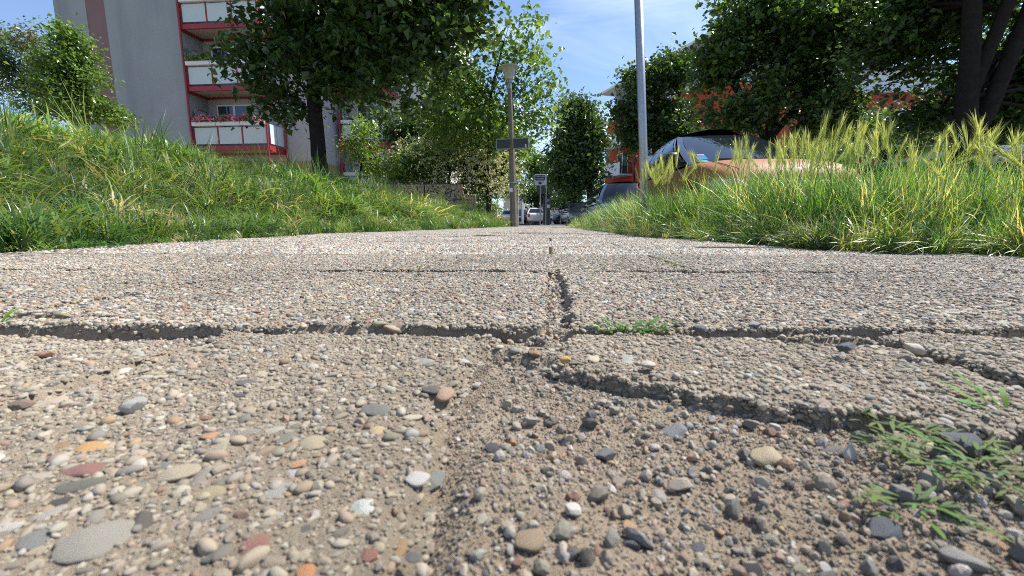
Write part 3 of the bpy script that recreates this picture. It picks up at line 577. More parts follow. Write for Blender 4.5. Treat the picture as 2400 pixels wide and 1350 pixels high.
C = gcol(n, .25, 1.35)*np.array([1.2, 1.14, 1.05]); C = np.where((I >= 10)[:, None], np.array([.42, .39, .25]), C)
segs.append((np.stack([X, Y, np.full(n, .0)], 1), np.stack([RNG.normal(0, .25, n), RNG.normal(-.55, .3, n), RNG.uniform(0, 6.28, n)], 1), np.stack([s, s, s], 1), C, I))
cat = [np.concatenate([q[k] for q in segs]) for k in range(5)]
tag(scatter('grass', *cat, SRC_T), 'tall yellowish green wild grass on the verge right of the pavement', 'grass')

# wild barley stalks and wiry spikes
def barley_meshes(seed):
    r_ = random.Random(seed); bend = r_.uniform(-.12, .18); st = MB(); H_ = .52; pts = []
    for i in range(6): t = i/5; pts.append((bend*t*t*.6, .02*math.sin(t*4+seed), H_*t, .0013))
    st.tube(pts, 4, False)
    V = list(st.v); Fc = list(st.f)
    for lh, ld in ((.16, 1.0), (.30, 4.0)):                       # two stem leaves
        k0 = len(V); w = .006
        for s in range(5):
            t = s/4; o_ = .13*t; z = lh+.13*t-.12*t*t; ww = w*(1-t*t); V += [(math.cos(ld+seed)*o_-math.sin(ld+seed)*ww/2, math.sin(ld+seed)*o_+math.cos(ld+seed)*ww/2, z), (math.cos(ld+seed)*o_+math.sin(ld+seed)*ww/2, math.sin(ld+seed)*o_-math.cos(ld+seed)*ww/2, z)]
        for s in range(4): Fc.append((k0+2*s, k0+2*s+1, k0+2*s+3, k0+2*s+2))
    V = np.array(V); stem = mesh_np('stem', V, Fc, m_grassg, True, np.tile((.15, .22, .06), (len(V), 1)))
    # ear: kernels + awns in a flattened herringbone, axis +z
    V = []; Fc = []; C = []; Lr = .085
    for i in range(15):
        t = i/14; z = Lr*t
        for sgn in (-1, 0, 1):
            a = seed+r_.uniform(-.4, .4)+(0 if sgn >= 0 else math.pi)+(1.57 if sgn == 0 else 0); ca, sa = math.cos(a), math.sin(a); kw = .0058*(1-.45*t); k0 = len(V)
            V += [(ca*.001, sa*.001, z), (ca*kw-sa*.0018, sa*kw+ca*.0018, z+.006), (ca*kw+sa*.0018, sa*kw-ca*.0018, z+.006), (ca*kw*1.1, sa*kw*1.1, z+.013)]; Fc += [(k0, k0+1, k0+3), (k0, k0+3, k0+2)]; C += [(.30, .37, .13)]*4
            al = r_.uniform(.028, .048); k0 = len(V); o1 = kw+al*.30; V += [(ca*kw-sa*.0010, sa*kw+ca*.0010, z+.011), (ca*kw+sa*.0010, sa*kw-ca*.0010, z+.011), (ca*o1, sa*o1, z+.011+al*.93)]; Fc.append((k0, k0+1, k0+2)); C += [(.46, .50, .24)]*3
    ear = mesh_np('ear', np.array(V), Fc, m_grassg, False, np.array(C)); return stem, ear, (pts[-1][0], pts[-1][1], H_), bend
BAR = [barley_meshes(k) for k in range(5)]
def barley(x, y, z, s, rz, tilt, label, group, k=0):
    if label is None:
        px = pixel(x, y, .4)[0]
        if px < 1640: label, group = 'wild barley stalk in the verge between the metal pole and the orange car', 'wild barley next to the metal pole'
        elif px < 1800: label, group = 'wild barley stalk standing before the left half of the orange car', 'wild barley before the left half of the car'
        elif px < 2000: label, group = 'wild barley stalk standing before the right half of the orange car', 'wild barley before the right half of the car'
        elif px < 2240: label, group = 'wild barley stalk in the verge between the orange car and the forked tree', 'wild barley between car and forked tree'
        else: label, group = 'wild barley stalk in the verge below the forked tree at the right edge', 'wild barley below the forked tree'
    st, ear, tip, bend = BAR[k % 5]; o = empty('wild_barley', (x, y, z)); o.rotation_euler = (tilt[0], tilt[1], rz); o.scale = (s, s, s)
    a = link('stem', st, o); b = link('ear', ear, o, tip, (rq.uniform(-.25, .25), bend*2+rq.uniform(-.1, .5), 0), (1.42/s**.5,)*3); tag(o, label, 'grass stalk', group)
LB = 'green wild barley stalk with bristly ear in the verge grass beside the pavement'; GB = 'wild barley stalks in the right verge'
for k in range(190):
    y = rq.uniform(1.6, 4.6); x = float(Rx(y))+rq.uniform(.08, 1.0 if y < 3.9 else .25); s = rq.uniform(.84, 1.12)*min(1, (.05+.158*y)/.57)
    if 1560 < pixel(x, y, .4)[0] < 1800 and rq.random() < .66: continue
    barley(x, y, float(verge(np.array(x), np.array(y))), s, rq.uniform(0, 6.28), (rq.gauss(0, .13), rq.gauss(.05, .13)), None, None, k)
for (px, py, Y) in ((1940, 298, 2.35), (1962, 305, 2.35), (2035, 300, 2.2), (1925, 320, 2.5), (1855, 345, 2.6), (1740, 340, 2.9), (1870, 335, 2.6), (1695, 380, 3.0), (2360, 300, 1.95), (2225, 345, 2.1), (2090, 345, 2.2), (2275, 340, 2.05), (1628, 372, 3.3), (1722, 350, 3.0), (2390, 345, 1.9), (2145, 370, 2.1), (1820, 350, 2.7)):
    p = at(px, py, Y); s = (p.z-.05)/.60; k = rq.randrange(5); barley(p.x-.02, Y, .04, s, rq.uniform(0, 6.28), (rq.gauss(0, .05), rq.gauss(0, .05)), None, None, k)
LB2 = 'green barley ear standing out of the grass on the left bank'
for k in range(34):
    y = rq.uniform(2.2, 7); d = rq.uniform(.3, 3.0); x = float(Lx(y))-d; barley(x, y, float(bank(np.array(x), np.array(y)))-.16, rq.uniform(.75, .95), rq.uniform(0, 6.28), (rq.gauss(0, .2), rq.gauss(.1, .2)), LB2, 'barley ears on the left bank', k)
def spike_mesh(seed):
    r_ = random.Random(seed); V = []; Fc = []; mb = MB(); n = 12; pts = []; bend = r_.uniform(.25, .6)
    for i in range(n): t = i/(n-1); pts.append((bend*.6*t**2.2, .03*math.sin(3*t+seed), .68*t*(1-.16*bend*t*t), .0012))
    mb.tube(pts, 3, False)
    for i in range(17):
        t = .52+.48*i/17; x = bend*.6*t**2.2; z = .68*t*(1-.16*bend*t*t); y = .03*math.sin(3*t+seed); s = 1 if i % 2 else -1
        mb.add([(x, y, z-.001), (x-.004*s, y+.002, z+.006), (x-.0055*s, y, z+.013), (x-.0015*s, y-.002, z+.008)], [(0, 1, 2), (0, 2, 3)])
    V = np.array(mb.v); return mesh_np('ryegrass_spike', V, mb.f, m_grassg, False, np.tile((.24, .27, .13), (len(V), 1)))
SPK = [spike_mesh(k) for k in range(4)]
for k in range(46):
    y = rq.uniform(1.5, 4.2); x = float(Rx(y))+rq.uniform(.02, .8 if y < 3.9 else .3); o = link('ryegrass_spike', SPK[k % 4], None, (x, y, .03), (rq.gauss(0, .2), rq.gauss(0, .2), rq.uniform(0, 6.28)), (rq.uniform(.65, 1.0)*min(1, (.05+.19*y)/.6),)*3)
    tag(o, 'thin wiry ryegrass spike arching out of the right verge grass', 'grass stalk', 'ryegrass spikes in the right verge')

# weeds
def leafy(name, n, rad, ll, wid, h, seed, colr, label, loc, rz=0, sx=1, sy=1, flat=False, ct='weed'):
    r_ = random.Random(seed); V = []; Fc = []; C = []
    for i in range(n):
        a = r_.uniform(0, 6.28); q = rad*math.sqrt(r_.random()); x, y = q*math.cos(a)*sx, q*math.sin(a)*sy; d = a+r_.gauss(0, .9); l = ll*r_.uniform(.6, 1.2); w = wid*r_.uniform(.7, 1.2); z0 = r_.uniform(0, h); up = r_.uniform(-.05, .5) if flat else r_.uniform(.4, 1.6)
        cd, sd_ = math.cos(d), math.sin(d); k0 = len(V); c = [v_*r_.uniform(.75, 1.3) for v_ in colr]
        for t, ww in ((0, .25), (.3, 1), (.7, .85), (1, .05)):
            ex = l*t; ez = z0+l*up*t*(1-.55*t); V += [(x+cd*ex-sd_*w*ww/2, y+sd_*ex+cd*w*ww/2, ez+w*.15*(t < .9)), (x+cd*ex+sd_*w*ww/2, y+sd_*ex-cd*w*ww/2, ez+w*.15*(t < .9))]; C += [c, c]
        for s in range(3): Fc.append((k0+2*s, k0+2*s+1, k0+2*s+3, k0+2*s+2))
    o = link(name, mesh_np(name, np.array(V), Fc, m_grassg, True, np.array(C)), None, loc, (0, 0, rz)); tag(o, label, ct); return o
def gz(px, py, z=0): a_ = gnd(px, py, z); return (a_[0], a_[1], z)
WG = (.09, .19, .05)
leafy('knotgrass', 52, .022, .012, .0021, .006, 1, (.11, .17, .055), 'prostrate knotgrass stem creeping over gravel towards the slab strip', gz(2090, 1005, -.008), -.65, 1.9, .30, True, 'weed')
leafy('knotgrass', 175, .033, .013, .0022, .009, 2, (.11, .165, .055), 'dense knotgrass patch on gravel at the right edge', gz(2290, 1110, -.008), -.5, 1.35, .75, True, 'weed')
leafy('knotgrass', 34, .015, .012, .0021, .006, 3, (.10, .16, .05), 'sparse knotgrass runner near the large slate chip', gz(2150, 1200, -.010), -.3, 1.3, .7, True, 'weed')
leafy('grass_blade_clump', 7, .012, .03, .004, .004, 4, (.10, .24, .04), 'bright broad grass blades at the right edge of the frame', gz(2370, 985, -.006), 0, 1, 1, False, 'weed')
leafy('joint_weed', 110, .026, .020, .0026, .006, 5, WG, 'small weed growing in the joint right of the long gap', gz(1480, 785, -.006), .07, 1.5, .32)
leafy('joint_weed', 34, .022, .014, .0030, .002, 6, (.10, .20, .06), 'small weed in the near joint beside the washed out hole', gz(440, 768, -.004), .07, 1.1, .4, True)
leafy('joint_weed', 26, .02, .016, .0024, .003, 7, WG, 'tiny weed in the middle joint further up the pavement', gz(1298, 598, -.004), 1.5, 1.5, .4)
leafy('joint_weed', 60, .07, .022, .003, .002, 8, (.12, .20, .06), 'weed strip in the slanting joint right of centre', gz(1565, 622, -.004), 1.5, 1.6, .18)
leafy('joint_weed', 70, .10, .02, .003, .002, 9, (.12, .20, .06), 'thin weed strip in the second cross joint', gz(960, 637, -.004), .07, 1.6, .12)
leafy('joint_weed', 40, .06, .03, .003, .002, 10, (.13, .20, .07), 'flat weed patch near the left grass edge', gz(165, 607, 0), .1, 1.3, .4, True)
leafy('joint_weed', 30, .05, .03, .003, .002, 11, (.13, .20, .07), 'small weed left of centre in the paving', gz(600, 604, 0), .1, 1.5, .3, True)
leafy('joint_weed', 34, .06, .03, .004, .002, 12, (.14, .2, .08), 'small weed near the right verge edge', gz(1935, 597, 0), .1, 1.3, .4, True)
leafy('joint_weed', 14, .03, .02, .003, .002, 13, WG, 'few weed leaves on the right slabs', gz(2230, 630, 0), .1, 1.3, .4, True)
leafy('joint_weed', 16, .02, .02, .003, .002, 14, WG, 'weed sprig at the far right picture edge', gz(2370, 700, 0), .1, 1.6, .3, True)
leafy('weed_sprig', 3, .003, .03, .004, .002, 15, (.08, .22, .04), 'single green blade at the left picture edge', gz(4, 762, 0), .3)
leafy('joint_weed', 60, .10, .05, .005, .004, 16, (.15, .2, .08), 'far weed patch in the pavement centre', gz(1235, 546, 0), .1, 1.6, .5, True)
leafy('low_weed_patch', 420, .30, .03, .012, .03, 17, (.07, .19, .035), 'bright round-leaved weed mat at the left grass edge', (-2.26, 1.70, 0), .6, 1.0, .55, True)
leafy('low_weed_patch', 200, .22, .03, .010, .03, 18, (.09, .19, .04), 'low leafy weed at the foot of the left bank', (-2.38, 3.3, 0), 1.3, 1.0, .6, True)
# dead leaves along the edges
V = []; Fc = []; C = []; rl = random.Random(8)
for k in range(420):
    if k % 3: y = rl.uniform(1.6, 9); x = float(Lx(y))+rl.gauss(-.15, .15)
    else: y = rl.uniform(1.5, 6); x = float(Rx(y))+rl.gauss(0, .05)
    s = rl.uniform(.008, .022); a_ = rl.uniform(0, 6.28); z = (float(bank(np.array(x), np.array(y))) if x < 0 else float(verge(np.array(x), np.array(y))))+rl.uniform(.004, .03); z = max(z, .005); k0 = len(V); cx, sx = math.cos(a_)*s, math.sin(a_)*s
    V += [(x-cx, y-sx, z), (x-sx*.5, y+cx*.5, z+s*.5*rl.random()), (x+cx, y+sx, z+s*.3), (x+sx*.5, y-cx*.5, z+s*.5*rl.random())]; Fc += [(k0, k0+1, k0+2), (k0, k0+2, k0+3)]; C += [rl.choice([(.34, .17, .06), (.42, .28, .14), (.25, .12, .06)])]*4
o = link('leaf_litter', mesh_np('leaf_litter', np.array(V), Fc, m_grassg, False, np.array(C)*.8)); tag(o, 'dry brown leaf litter along the edges of the pavement', 'leaf litter', kind='stuff')

# ------------------------------------------------------------------ trees
def tree(name, label, trunk, ells, nclump, nleaf, lsize, sig, cols, seed, limbs=26, bark=m_bark, droop=0., group=None, cat_='tree', hole=.0, shell=.55, extra=None, base=None, limb_r=.35):
    """trunk: list of polylines [(x,y,z,r)..]; ells: (c, r, weight)"""
    r_ = np.random.default_rng(seed); root = empty(name, trunk[0][0][:3] if base is None else base); bx, by, bz = root.location
    cs = []
    wts = np.array([e[2] for e in ells], float); wts /= wts.sum()
    while len(cs) < nclump:
        e = ells[r_.choice(len(ells), p=wts)]; d = r_.normal(size=3); d /= np.linalg.norm(d); q = r_.random()**shell*.97; p = np.array(e[0])+d*np.array(e[1])*q
        if hole and vn(np.array([p[0]*1.1+7]), np.array([p[2]*1.1+p[1]*.7]))[0] < hole: continue
        cs.append(p)
    if extra: cs += [np.array(e) for e in extra]
    cs = np.array(cs); K = len(cs); tot = K*nleaf
    off = r_.normal(size=(tot, 3))*np.array([sig, sig, sig*.62]); off[:, 2] -= droop*np.abs(off[:, 0]+off[:, 1])
    P = np.repeat(cs, nleaf, 0)+off; cl = np.repeat(r_.uniform(.72, 1.25, K), nleaf)
    N = r_.normal(size=(tot, 3)); N[:, 2] = np.abs(N[:, 2])+.5; N /= np.linalg.norm(N, axis=1)[:, None]
    A = r_.normal(size=(tot, 3)); A[:, 2] -= .5+droop; A -= N*(A*N).sum(1)[:, None]; A /= np.linalg.norm(A, axis=1)[:, None]; B = np.cross(N, A)
    l = lsize*r_.uniform(.45, 1.45, tot)[:, None]; w = l*r_.uniform(.30, .42, tot)[:, None]
    V = np.stack([P, P+A*l*.45+B*w+N*w*.35, P+A*l, P+A*l*.45-B*w+N*w*.35], 1).reshape(-1, 3)-np.array([bx, by, bz])
    i = np.arange(tot)*4; Fc = np.concatenate([np.stack([i, i+2, i+1], 1), np.stack([i, i+3, i+2], 1)])
    cc = np.array(cols)[r_.integers(0, len(cols), tot)]*cl[:, None]*r_.uniform(.8, 1.2, (tot, 1))
    link('crown', mesh_np('crown', V, Fc, m_leaf, False, np.repeat(cc, 4, 0)), root)
    mb = MB(); rr = random.Random(seed)
    for ln in trunk:
        if len(ln) > 1: 
            pts = []
            for a, b in zip(ln[:-1], ln[1:]):
                for t in (0, .33, .66): pts.append(tuple(a[k]+(b[k]-a[k])*t+(rr.gauss(0, a[3]*.12) if k < 2 and t else 0) for k in range(4)))
            pts.append(ln[-1]); mb.tube([(p[0]-bx, p[1]-by, p[2]-bz, p[3]) for p in pts], 10)
    tops = [p for ln in trunk for p in ln[len(ln)//2:]]
    for k in range(limbs):
        c = cs[rr.randrange(K)]; s = min(tops, key=lambda p: abs(p[2]-c[2]+.8)+.5*math.hypot(p[0]-c[0], p[1]-c[1])+rr.random()); a = Vector(s[:3]); b = Vector(c); mid = a.lerp(b, .5)+Vector((rr.gauss(0, .12), rr.gauss(0, .12), rr.uniform(0, .35))); r0 = min(s[3]*.5, .06)*(.5+limb_r)
        mb.tube([(*(a-Vector((bx, by, bz))), r0), (*(mid-Vector((bx, by, bz))), r0*.6), (*(b-Vector((bx, by, bz))), r0*.2)], 5, False)
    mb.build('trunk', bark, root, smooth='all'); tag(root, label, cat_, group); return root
DK = [(.034, .068, .024), (.048, .094, .028), (.064, .120, .034)]; MD = [(.066, .135, .032), (.09, .17, .04), (.115, .20, .046)]; BR = [(.10, .19, .035), (.13, .23, .045), (.16, .25, .06)]
A = at
# big dark tree left of centre
c0 = A(820, 90, 9)
tree('broadleaf_tree', 'big dark leafy tree on the bank in front of the balconies', [[(-4.92, 9, .7, .17), (-4.93, 9, 1.8, .15), (-4.92, 9, 3.2, .135), (-4.9, 9, 4.8, .11), (-4.8, 9, 6.6, .06)], [(-4.92, 9, 2.9, .08), (-4.2, 8.9, 4.0, .06), (-3.4, 8.8, 5.2, .04)], [(-4.92, 9, 3.2, .07), (-5.5, 9.1, 4.4, .05), (-5.9, 9, 5.6, .03)]],
     [((-3.8, 9, 5.7), (2.5, 2.3, 2.5), 5), ((-5.75, 8.9, 3.3), (.75, .8, 1.15), .5), ((-3.2, 8.9, 3.8), (1.7, 1.4, 1.45), 1.5), ((-2.2, 9, 4.5), (1.15, 1.1, 1.2), .8), ((-4.6, 9, 3.3), (1.0, 1.0, .8), .4)], 560, 56, .15, .21, DK+DK+MD[:1], 1, 60, droop=.35, hole=.30, shell=.5, base=(-4.92, 9, .7))
# light maple behind
tree('maple_tree', 'light green maple with drooping branches above the street lamp', [[(-2.4, 16.2, .3, .05), (-2.3, 16, 2.5, .045), (-2.1, 15.4, 4.5, .05), (-1.6, 15, 6.0, .03)], [(-2.3, 16, 2.6, .05), (-1.3, 15.2, 3.9, .03), (-.5, 15, 3.7, .02)]],
     [((-3.3, 15.2, 4.6), (2.2, 1.8, 2.2), 2.0)], 85, 66, .16, .30, BR+MD[1:], 2, 30, droop=.3, hole=.1, shell=.5, base=(-2.4, 16.2, .3),
     extra=[tuple(A(px+rq.gauss(0, 6), py+rq.gauss(0, 6), 15+rq.gauss(0, .4))) for (px, py) in ((1255, 25), (1250, 55), (1248, 85), (1245, 115), (1195, 60), (1180, 95), (1205, 90), (1190, 130), (1215, 125), (1235, 150), (1265, 130), (1270, 160), (1245, 175), (1215, 165), (1175, 165), (1150, 120), (1160, 200), (1195, 210), (1230, 215), (1255, 230), (1280, 195), (1265, 215), (1290, 190), (1275, 255), (1240, 255), (1210, 250), (1250, 285), (1280, 285), (1295, 270), (1230, 300), (1262, 305), (1195, 280), (1170, 255), (1150, 290), (1130, 220), (1120, 160), (1110, 260), (1175, 310), (1140, 330), (1285, 235), (1220, 195), (1098, 300), (1080, 320), (1110, 90), (1140, 75))])
# flowering bushes
def bushflowers(root, pts, n, seed, col=(.55, .56, .40)):
    r2 = np.random.default_rng(seed); V = []; Fc = []; bx, by, bz = root.location
    for (px, py, Y, sx, sy, cnt) in pts:
        for k in range(cnt):
            p = A(px+r2.normal()*sx, py+r2.normal()*sy, Y+r2.normal()*.3-.5)
            for q in range(7):
                k0 = len(V); c = np.array(p)+r2.normal(size=3)*np.array([.055, .04, .03]); s = .03
                d = r2.normal(size=(3, 3))*s; V += [tuple(c+d[j]-np.array([bx, by, bz])) for j in range(3)]; Fc.append((k0, k0+1, k0+2))
    V = np.array(V); link('blossom', mesh_np('blossom', V, Fc, m_flower, False, np.tile(col, (len(V), 1))*r2.uniform(.7, 1.2, (len(V), 1))), root)
def blob(px, py, Y, rx, rz, ry=None): c = A(px, py, Y); return (tuple(c), (rx*Y/CF, (ry or rx*Y/CF), rz*Y/CF), rx*rz)
b1 = tree('elder_bush', 'large flowering bush with pale blossoms behind the aggregate wall blocks', [[(-2.6, 18, .0, .09), (-2.5, 18, 1.2, .06), (-2.3, 18, 2.4, .03)], [(-4.5, 18, .1, .08), (-4.3, 18, 1.5, .05), (-4.1, 18, 3, .03)]],
     [blob(1130, 400, 18, 70, 80), blob(1040, 370, 18, 80, 75), blob(1120, 300, 18, 90, 60), blob(1210, 340, 19, 40, 50), blob(960, 390, 18, 60, 55), blob(1180, 380, 18, 45, 70), blob(1090, 300, 18.5, 90, 40)], 520, 60, .13, .25, BR+MD[1:], 3, 30, hole=.12, shell=.45, base=(-2.6, 18, 0), cat_='bush')
bushflowers(b1, [(1010, 335, 16.6, 30, 18, 110), (1060, 330, 16.6, 30, 16, 100), (1040, 400, 16.6, 35, 25, 110), (1140, 395, 16.4, 35, 30, 200), (1170, 440, 16.6, 25, 20, 110), (1110, 360, 16.4, 40, 20, 110), (960, 350, 16.8, 25, 14, 40), (1200, 400, 16.8, 14, 30, 50)], 1, 5)
tree('shrub', 'sunlit yellowish green shrub in front of the far red balconies', [[(-7.1, 15.5, .9, .05), (-6.9, 15.5, 2.2, .03)]], [blob(850, 340, 15.5, 42, 45), blob(880, 400, 15.5, 35, 35), blob(835, 300, 15.5, 25, 20)], 44, 46, .12, .24, BR, 4, 12, hole=.2, base=(-7.1, 15.5, .9), cat_='bush')
tree('dark_shrub_tree', 'dark tree with bare slanting branches left of the flowering bush', [[(-4.9, 19.5, .6, .10), (-5.6, 19.5, 2.0, .08), (-6.6, 19.5, 3.6, .05)], [(-5.2, 19.5, 1.2, .06), (-5.0, 19.5, 3.2, .04)]], [blob(930, 310, 19.5, 70, 55), blob(985, 300, 19.5, 60, 50), blob(900, 400, 20, 45, 30)], 150, 56, .13, .27, DK+MD[:1], 5, 36, hole=.2, base=(-4.9, 19.5, .6))
tree('low_hedge', 'rounded green hedge right of the aggregate wall blocks', [[(-2.9, 20, .1, .05), (-2.9, 20, .6, .03)]], [blob(1150, 492, 20, 34, 22), blob(1125, 485, 20, 22, 18)], 60, 56, .07, .12, MD, 6, 6, base=(-2.9, 20, .1), cat_='hedge')
# left side
tree('hornbeam_tree', 'bright green young tree at the left edge of the grey house', [[(-14.9, 13, 1.0, .10), (-14.8, 13, 2.6, .08), (-14.9, 13, 4.2, .05), (-15.2, 13, 5.8, .02)]],
     [blob(160, 90, 13, 24, 45), blob(170, 140, 13, 46, 40), blob(180, 210, 13, 62, 45), blob(205, 255, 13, 70, 32), blob(135, 205, 13, 40, 40), blob(275, 285, 13, 25, 12), blob(110, 150, 13, 14, 25), blob(240, 185, 13, 20, 15)], 170, 84, .10, .22, BR+MD, 7, 30, shell=.45, hole=.33, base=(-14.9, 13, 1.0))
tree('birch_tree', 'grey green birch with hanging twigs at the far left', [[(-30.5, 25, .8, .16), (-31, 25, 6, .12), (-31.5, 25, 10.5, .04)]], [blob(60, 90, 25, 40, 30), blob(85, 150, 25, 26, 55), blob(20, 90, 25, 30, 30)], 80, 46, .14, .36, [(.13, .15, .09), (.10, .13, .07), (.16, .17, .11)], 8, 26, droop=.5, shell=.6, hole=.2, base=(-30.5, 25, .8), bark=m_barkl)
tree('dense_tree', 'dark dense tree at the left picture edge', [[(-26.5, 21, .9, .2), (-26.5, 21, 4, .15), (-26.6, 21, 7, .06)]], [blob(15, 150, 21, 40, 60), blob(40, 215, 21, 50, 45), blob(-40, 130, 21, 50, 80), blob(110, 255, 20, 50, 22)], 150, 50, .13, .35, DK+MD, 9, 20, base=(-26.5, 21, .9))
# far trees down the street
tree('far_tree', 'pale green tree at the far end of the street', [[tuple(A(1262, 520, 50))[:2]+(0, .2), tuple(A(1262, 420, 50))+(.1,)]], [blob(1262, 400, 50, 26, 38), blob(1262, 370, 50, 14, 20)], 60, 50, .30, .55, MD, 10, 8, base=(A(1262, 520, 50).x, 50, 0))
tree('far_tree', 'dark round tree behind the parking ticket machine', [[tuple(A(1255, 520, 44))[:2]+(0, .2), tuple(A(1255, 440, 44))+(.1,)]], [blob(1255, 455, 44, 36, 32), blob(1295, 470, 46, 20, 20)], 70, 54, .26, .5, DK, 11, 8, base=(A(1255, 520, 44).x, 44, 0))
tree('far_bush', 'sunlit green bush beside the parked cars at the street end', [[tuple(A(1325, 520, 42))[:2]+(-.12, .1), tuple(A(1325, 480, 42))+(.05,)]], [blob(1328, 470, 42, 26, 24), blob(1345, 455, 42, 18, 24)], 60, 50, .2, .4, MD, 12, 8, base=(A(1325, 520, 42).x, 42, -.12), cat_='bush')
tree('far_tree', 'broad tree behind the lamp post at the street end', [[tuple(A(1195, 520, 62))[:2]+(0, .2), tuple(A(1195, 440, 62))+(.1,)]], [blob(1195, 440, 62, 60, 26), blob(1100, 450, 62, 50, 30), blob(1300, 430, 66, 70, 40), blob(1400, 440, 66, 60, 40)], 160, 46, .4, .8, DK+MD, 13, 8, base=(A(1195, 520, 62).x, 62, 0))
tree('chestnut_tree', 'dense dark chestnut tree left of the red house', [[tuple(A(1385, 500, 33))[:2]+(-.12, .28), tuple(A(1383, 430, 33))+(.2,), tuple(A(1365, 330, 33))+(.1,)]], [blob(1355, 285, 33, 36, 50), blob(1350, 350, 33, 48, 50), blob(1352, 400, 33, 50, 45), blob(1382, 330, 33, 26, 50), blob(1320, 390, 33, 25, 35)], 360, 66, .27, .55, DK+MD[:1], 14, 16, base=(A(1385, 500, 33).x, 33, -.12), shell=.4)
# right side
tree('lime_tree', 'slender tree with open crown behind the metal pole', [[(3.9, 18, -.12, .16), (4.15, 18, 2, .14), (4.1, 18, 4, .11), (3.9, 18, 6.1, .05)], [(4.1, 18, 3.5, .07), (4.9, 18, 5, .05), (5.3, 18, 5.8, .03)], [(4.1, 18, 4.2, .06), (3.2, 18, 5.6, .03)]],
     [blob(1475, 260, 18, 40, 50), blob(1490, 320, 18, 28, 30), blob(1560, 300, 18, 55, 60), blob(1510, 190, 18, 45, 40), blob(1580, 170, 18, 40, 45), blob(1600, 340, 18, 40, 40), blob(1480, 365, 18, 12, 14)], 300, 52, .16, .26, DK+MD[:1], 15, 40, hole=.38, shell=.5, base=(3.9, 18, -.12))
tree('ash_tree', 'tall dark tree above the parked orange car', [[(5.9, 13, -.1, .2), (6.1, 13, 2.5, .17), (6.2, 13, 5, .12), (6.3, 13, 7.8, .06)], [(6.1, 13, 2.2, .1), (4.9, 13, 4, .07), (4.5, 13, 5.5, .04)], [(6.1, 13, 2.5, .1), (7.4, 13, 4.2, .07), (7.8, 13, 6, .04)]],
     [blob(1690, 110, 13, 75, 80), blob(1640, 60, 13, 35, 30), blob(1625, 130, 13, 30, 35), blob(1660, 220, 13, 60, 60), blob(1790, 40, 13, 110, 90), blob(1800, 200, 13, 110, 90), blob(1760, 270, 13, 110, 40), blob(1900, 90, 13, 110, 120), blob(1900, 250, 13, 90, 60), blob(1950, 300, 13, 60, 35)], 560, 46, .14, .24, DK+MD, 16, 60, hole=.45, shell=.5, base=(5.9, 13, -.1))
tree('double_trunk_tree', 'large forked tree with thick black trunks at the right', [[(7.75, 9, -.12, .23), (7.7, 9, 1.3, .19), (7.6, 9, 2.4, .16), (7.45, 9, 4.0, .13), (7.3, 9, 6.5, .1)], [(7.72, 9, 1.2, .15), (8.1, 9, 2.6, .13), (8.5, 9, 4.3, .11), (8.9, 9, 6.5, .1)], [(7.62, 9, 2.3, .12), (8.0, 8.9, 4.2, .1), (8.0, 9, 6.5, .08)]],
     [blob(2080, 90, 10.6, 110, 110), blob(2100, 200, 10.6, 110, 60), blob(2250, 40, 10.4, 150, 110), blob(2380, 120, 10.4, 120, 150), blob(2360, 260, 10.6, 80, 70), blob(2130, 270, 11, 70, 45), blob(2480, 60, 10.4, 150, 200), blob(2250, -60, 10.2, 330, 90)], 820, 48, .13, .23, DK+MD, 17, 60, hole=.45, shell=.55, base=(7.75, 9, -.12))
tree('low_branch_tree', 'leafy tree in front of the brick red house', [[(15.5, 22, -.1, .16), (15.5, 22, 3, .12), (15.5, 22, 5.5, .06)]], [blob(2010, 300, 22, 70, 50), blob(2130, 330, 22, 60, 35), blob(1900, 320, 22, 80, 50), blob(2200, 345, 22, 40, 25)], 130, 46, .17, .34, DK, 18, 20, hole=.45, base=(15.5, 22, -.1))
tree('dark_hedge', 'dark hedge behind the parked orange car', [[(7.5, 19, -.1, .06), (7.5, 19, 1, .03)]], [blob(1700, 400, 19, 160, 70), blob(1900, 400, 19, 100, 60), blob(1600, 420, 19, 60, 50)], 240, 52, .13, .32, DK, 19, 6, base=(7.5, 19, -.1), cat_='hedge')
tree('far_tree', 'large tree mass closing the view at the far right', [[(33, 24, -.1, .25), (33, 24, 6, .15)]], [blob(2300, 200, 27, 100, 90), blob(2420, 220, 27, 110, 120), blob(2420, 330, 27, 90, 50)], 150, 46, .3, .6, DK+MD, 20, 12, hole=.3, base=(33, 24, -.1))

# ------------------------------------------------------------------ left apartment house
def window(parent, x0, x1, z0, z1, y, panes=2):
    w = MB(); f = .06
    w.box((x0, y-.05, z0), (x0+f, y, z1)); w.box((x1-f, y-.05, z0), (x1, y, z1)); w.box((x0+f, y-.05, z1-f), (x1-f, y, z1)); w.box((x0+f, y-.05, z0), (x1-f, y, z0+f))
    for k in range(1, panes): xm = x0+(x1-x0)*k/panes; w.box((xm-.055, y-.052, z0+f), (xm+.055, y, z1-f))
    o = w.build('window', m_white, parent)
    for k in range(panes): a_ = x0+(x1-x0)*k/panes+.058; b_ = x0+(x1-x0)*(k+1)/panes-.058; MB().box((a_, y-.028, z0+f), (b_, y-.018, z1-f)).build('pane', m_glass, o)
    return o
house = empty('apartment_house', (-17.2, 20, .8)); HO = Vector((-17.2, 20, .8)); tag(house, 'grey apartment house with mauve stripe and red framed white balconies', 'building')
def hb(lo, hi, name, m, parent=house, bev=0): return MB().box(tuple(Vector(lo)-HO), tuple(Vector(hi)-HO), bev).build(name, m, parent)
hb((-23.6, 20, .2), (-21.95, 32, 17), 'wall', m_plaster); hb((-20.98, 20, .2), (-17.33, 32, 17), 'wall', m_plaster)
hb((-21.947, 20.02, .2), (-20.983, 32, 17), 'wall_stripe', m_stripe)
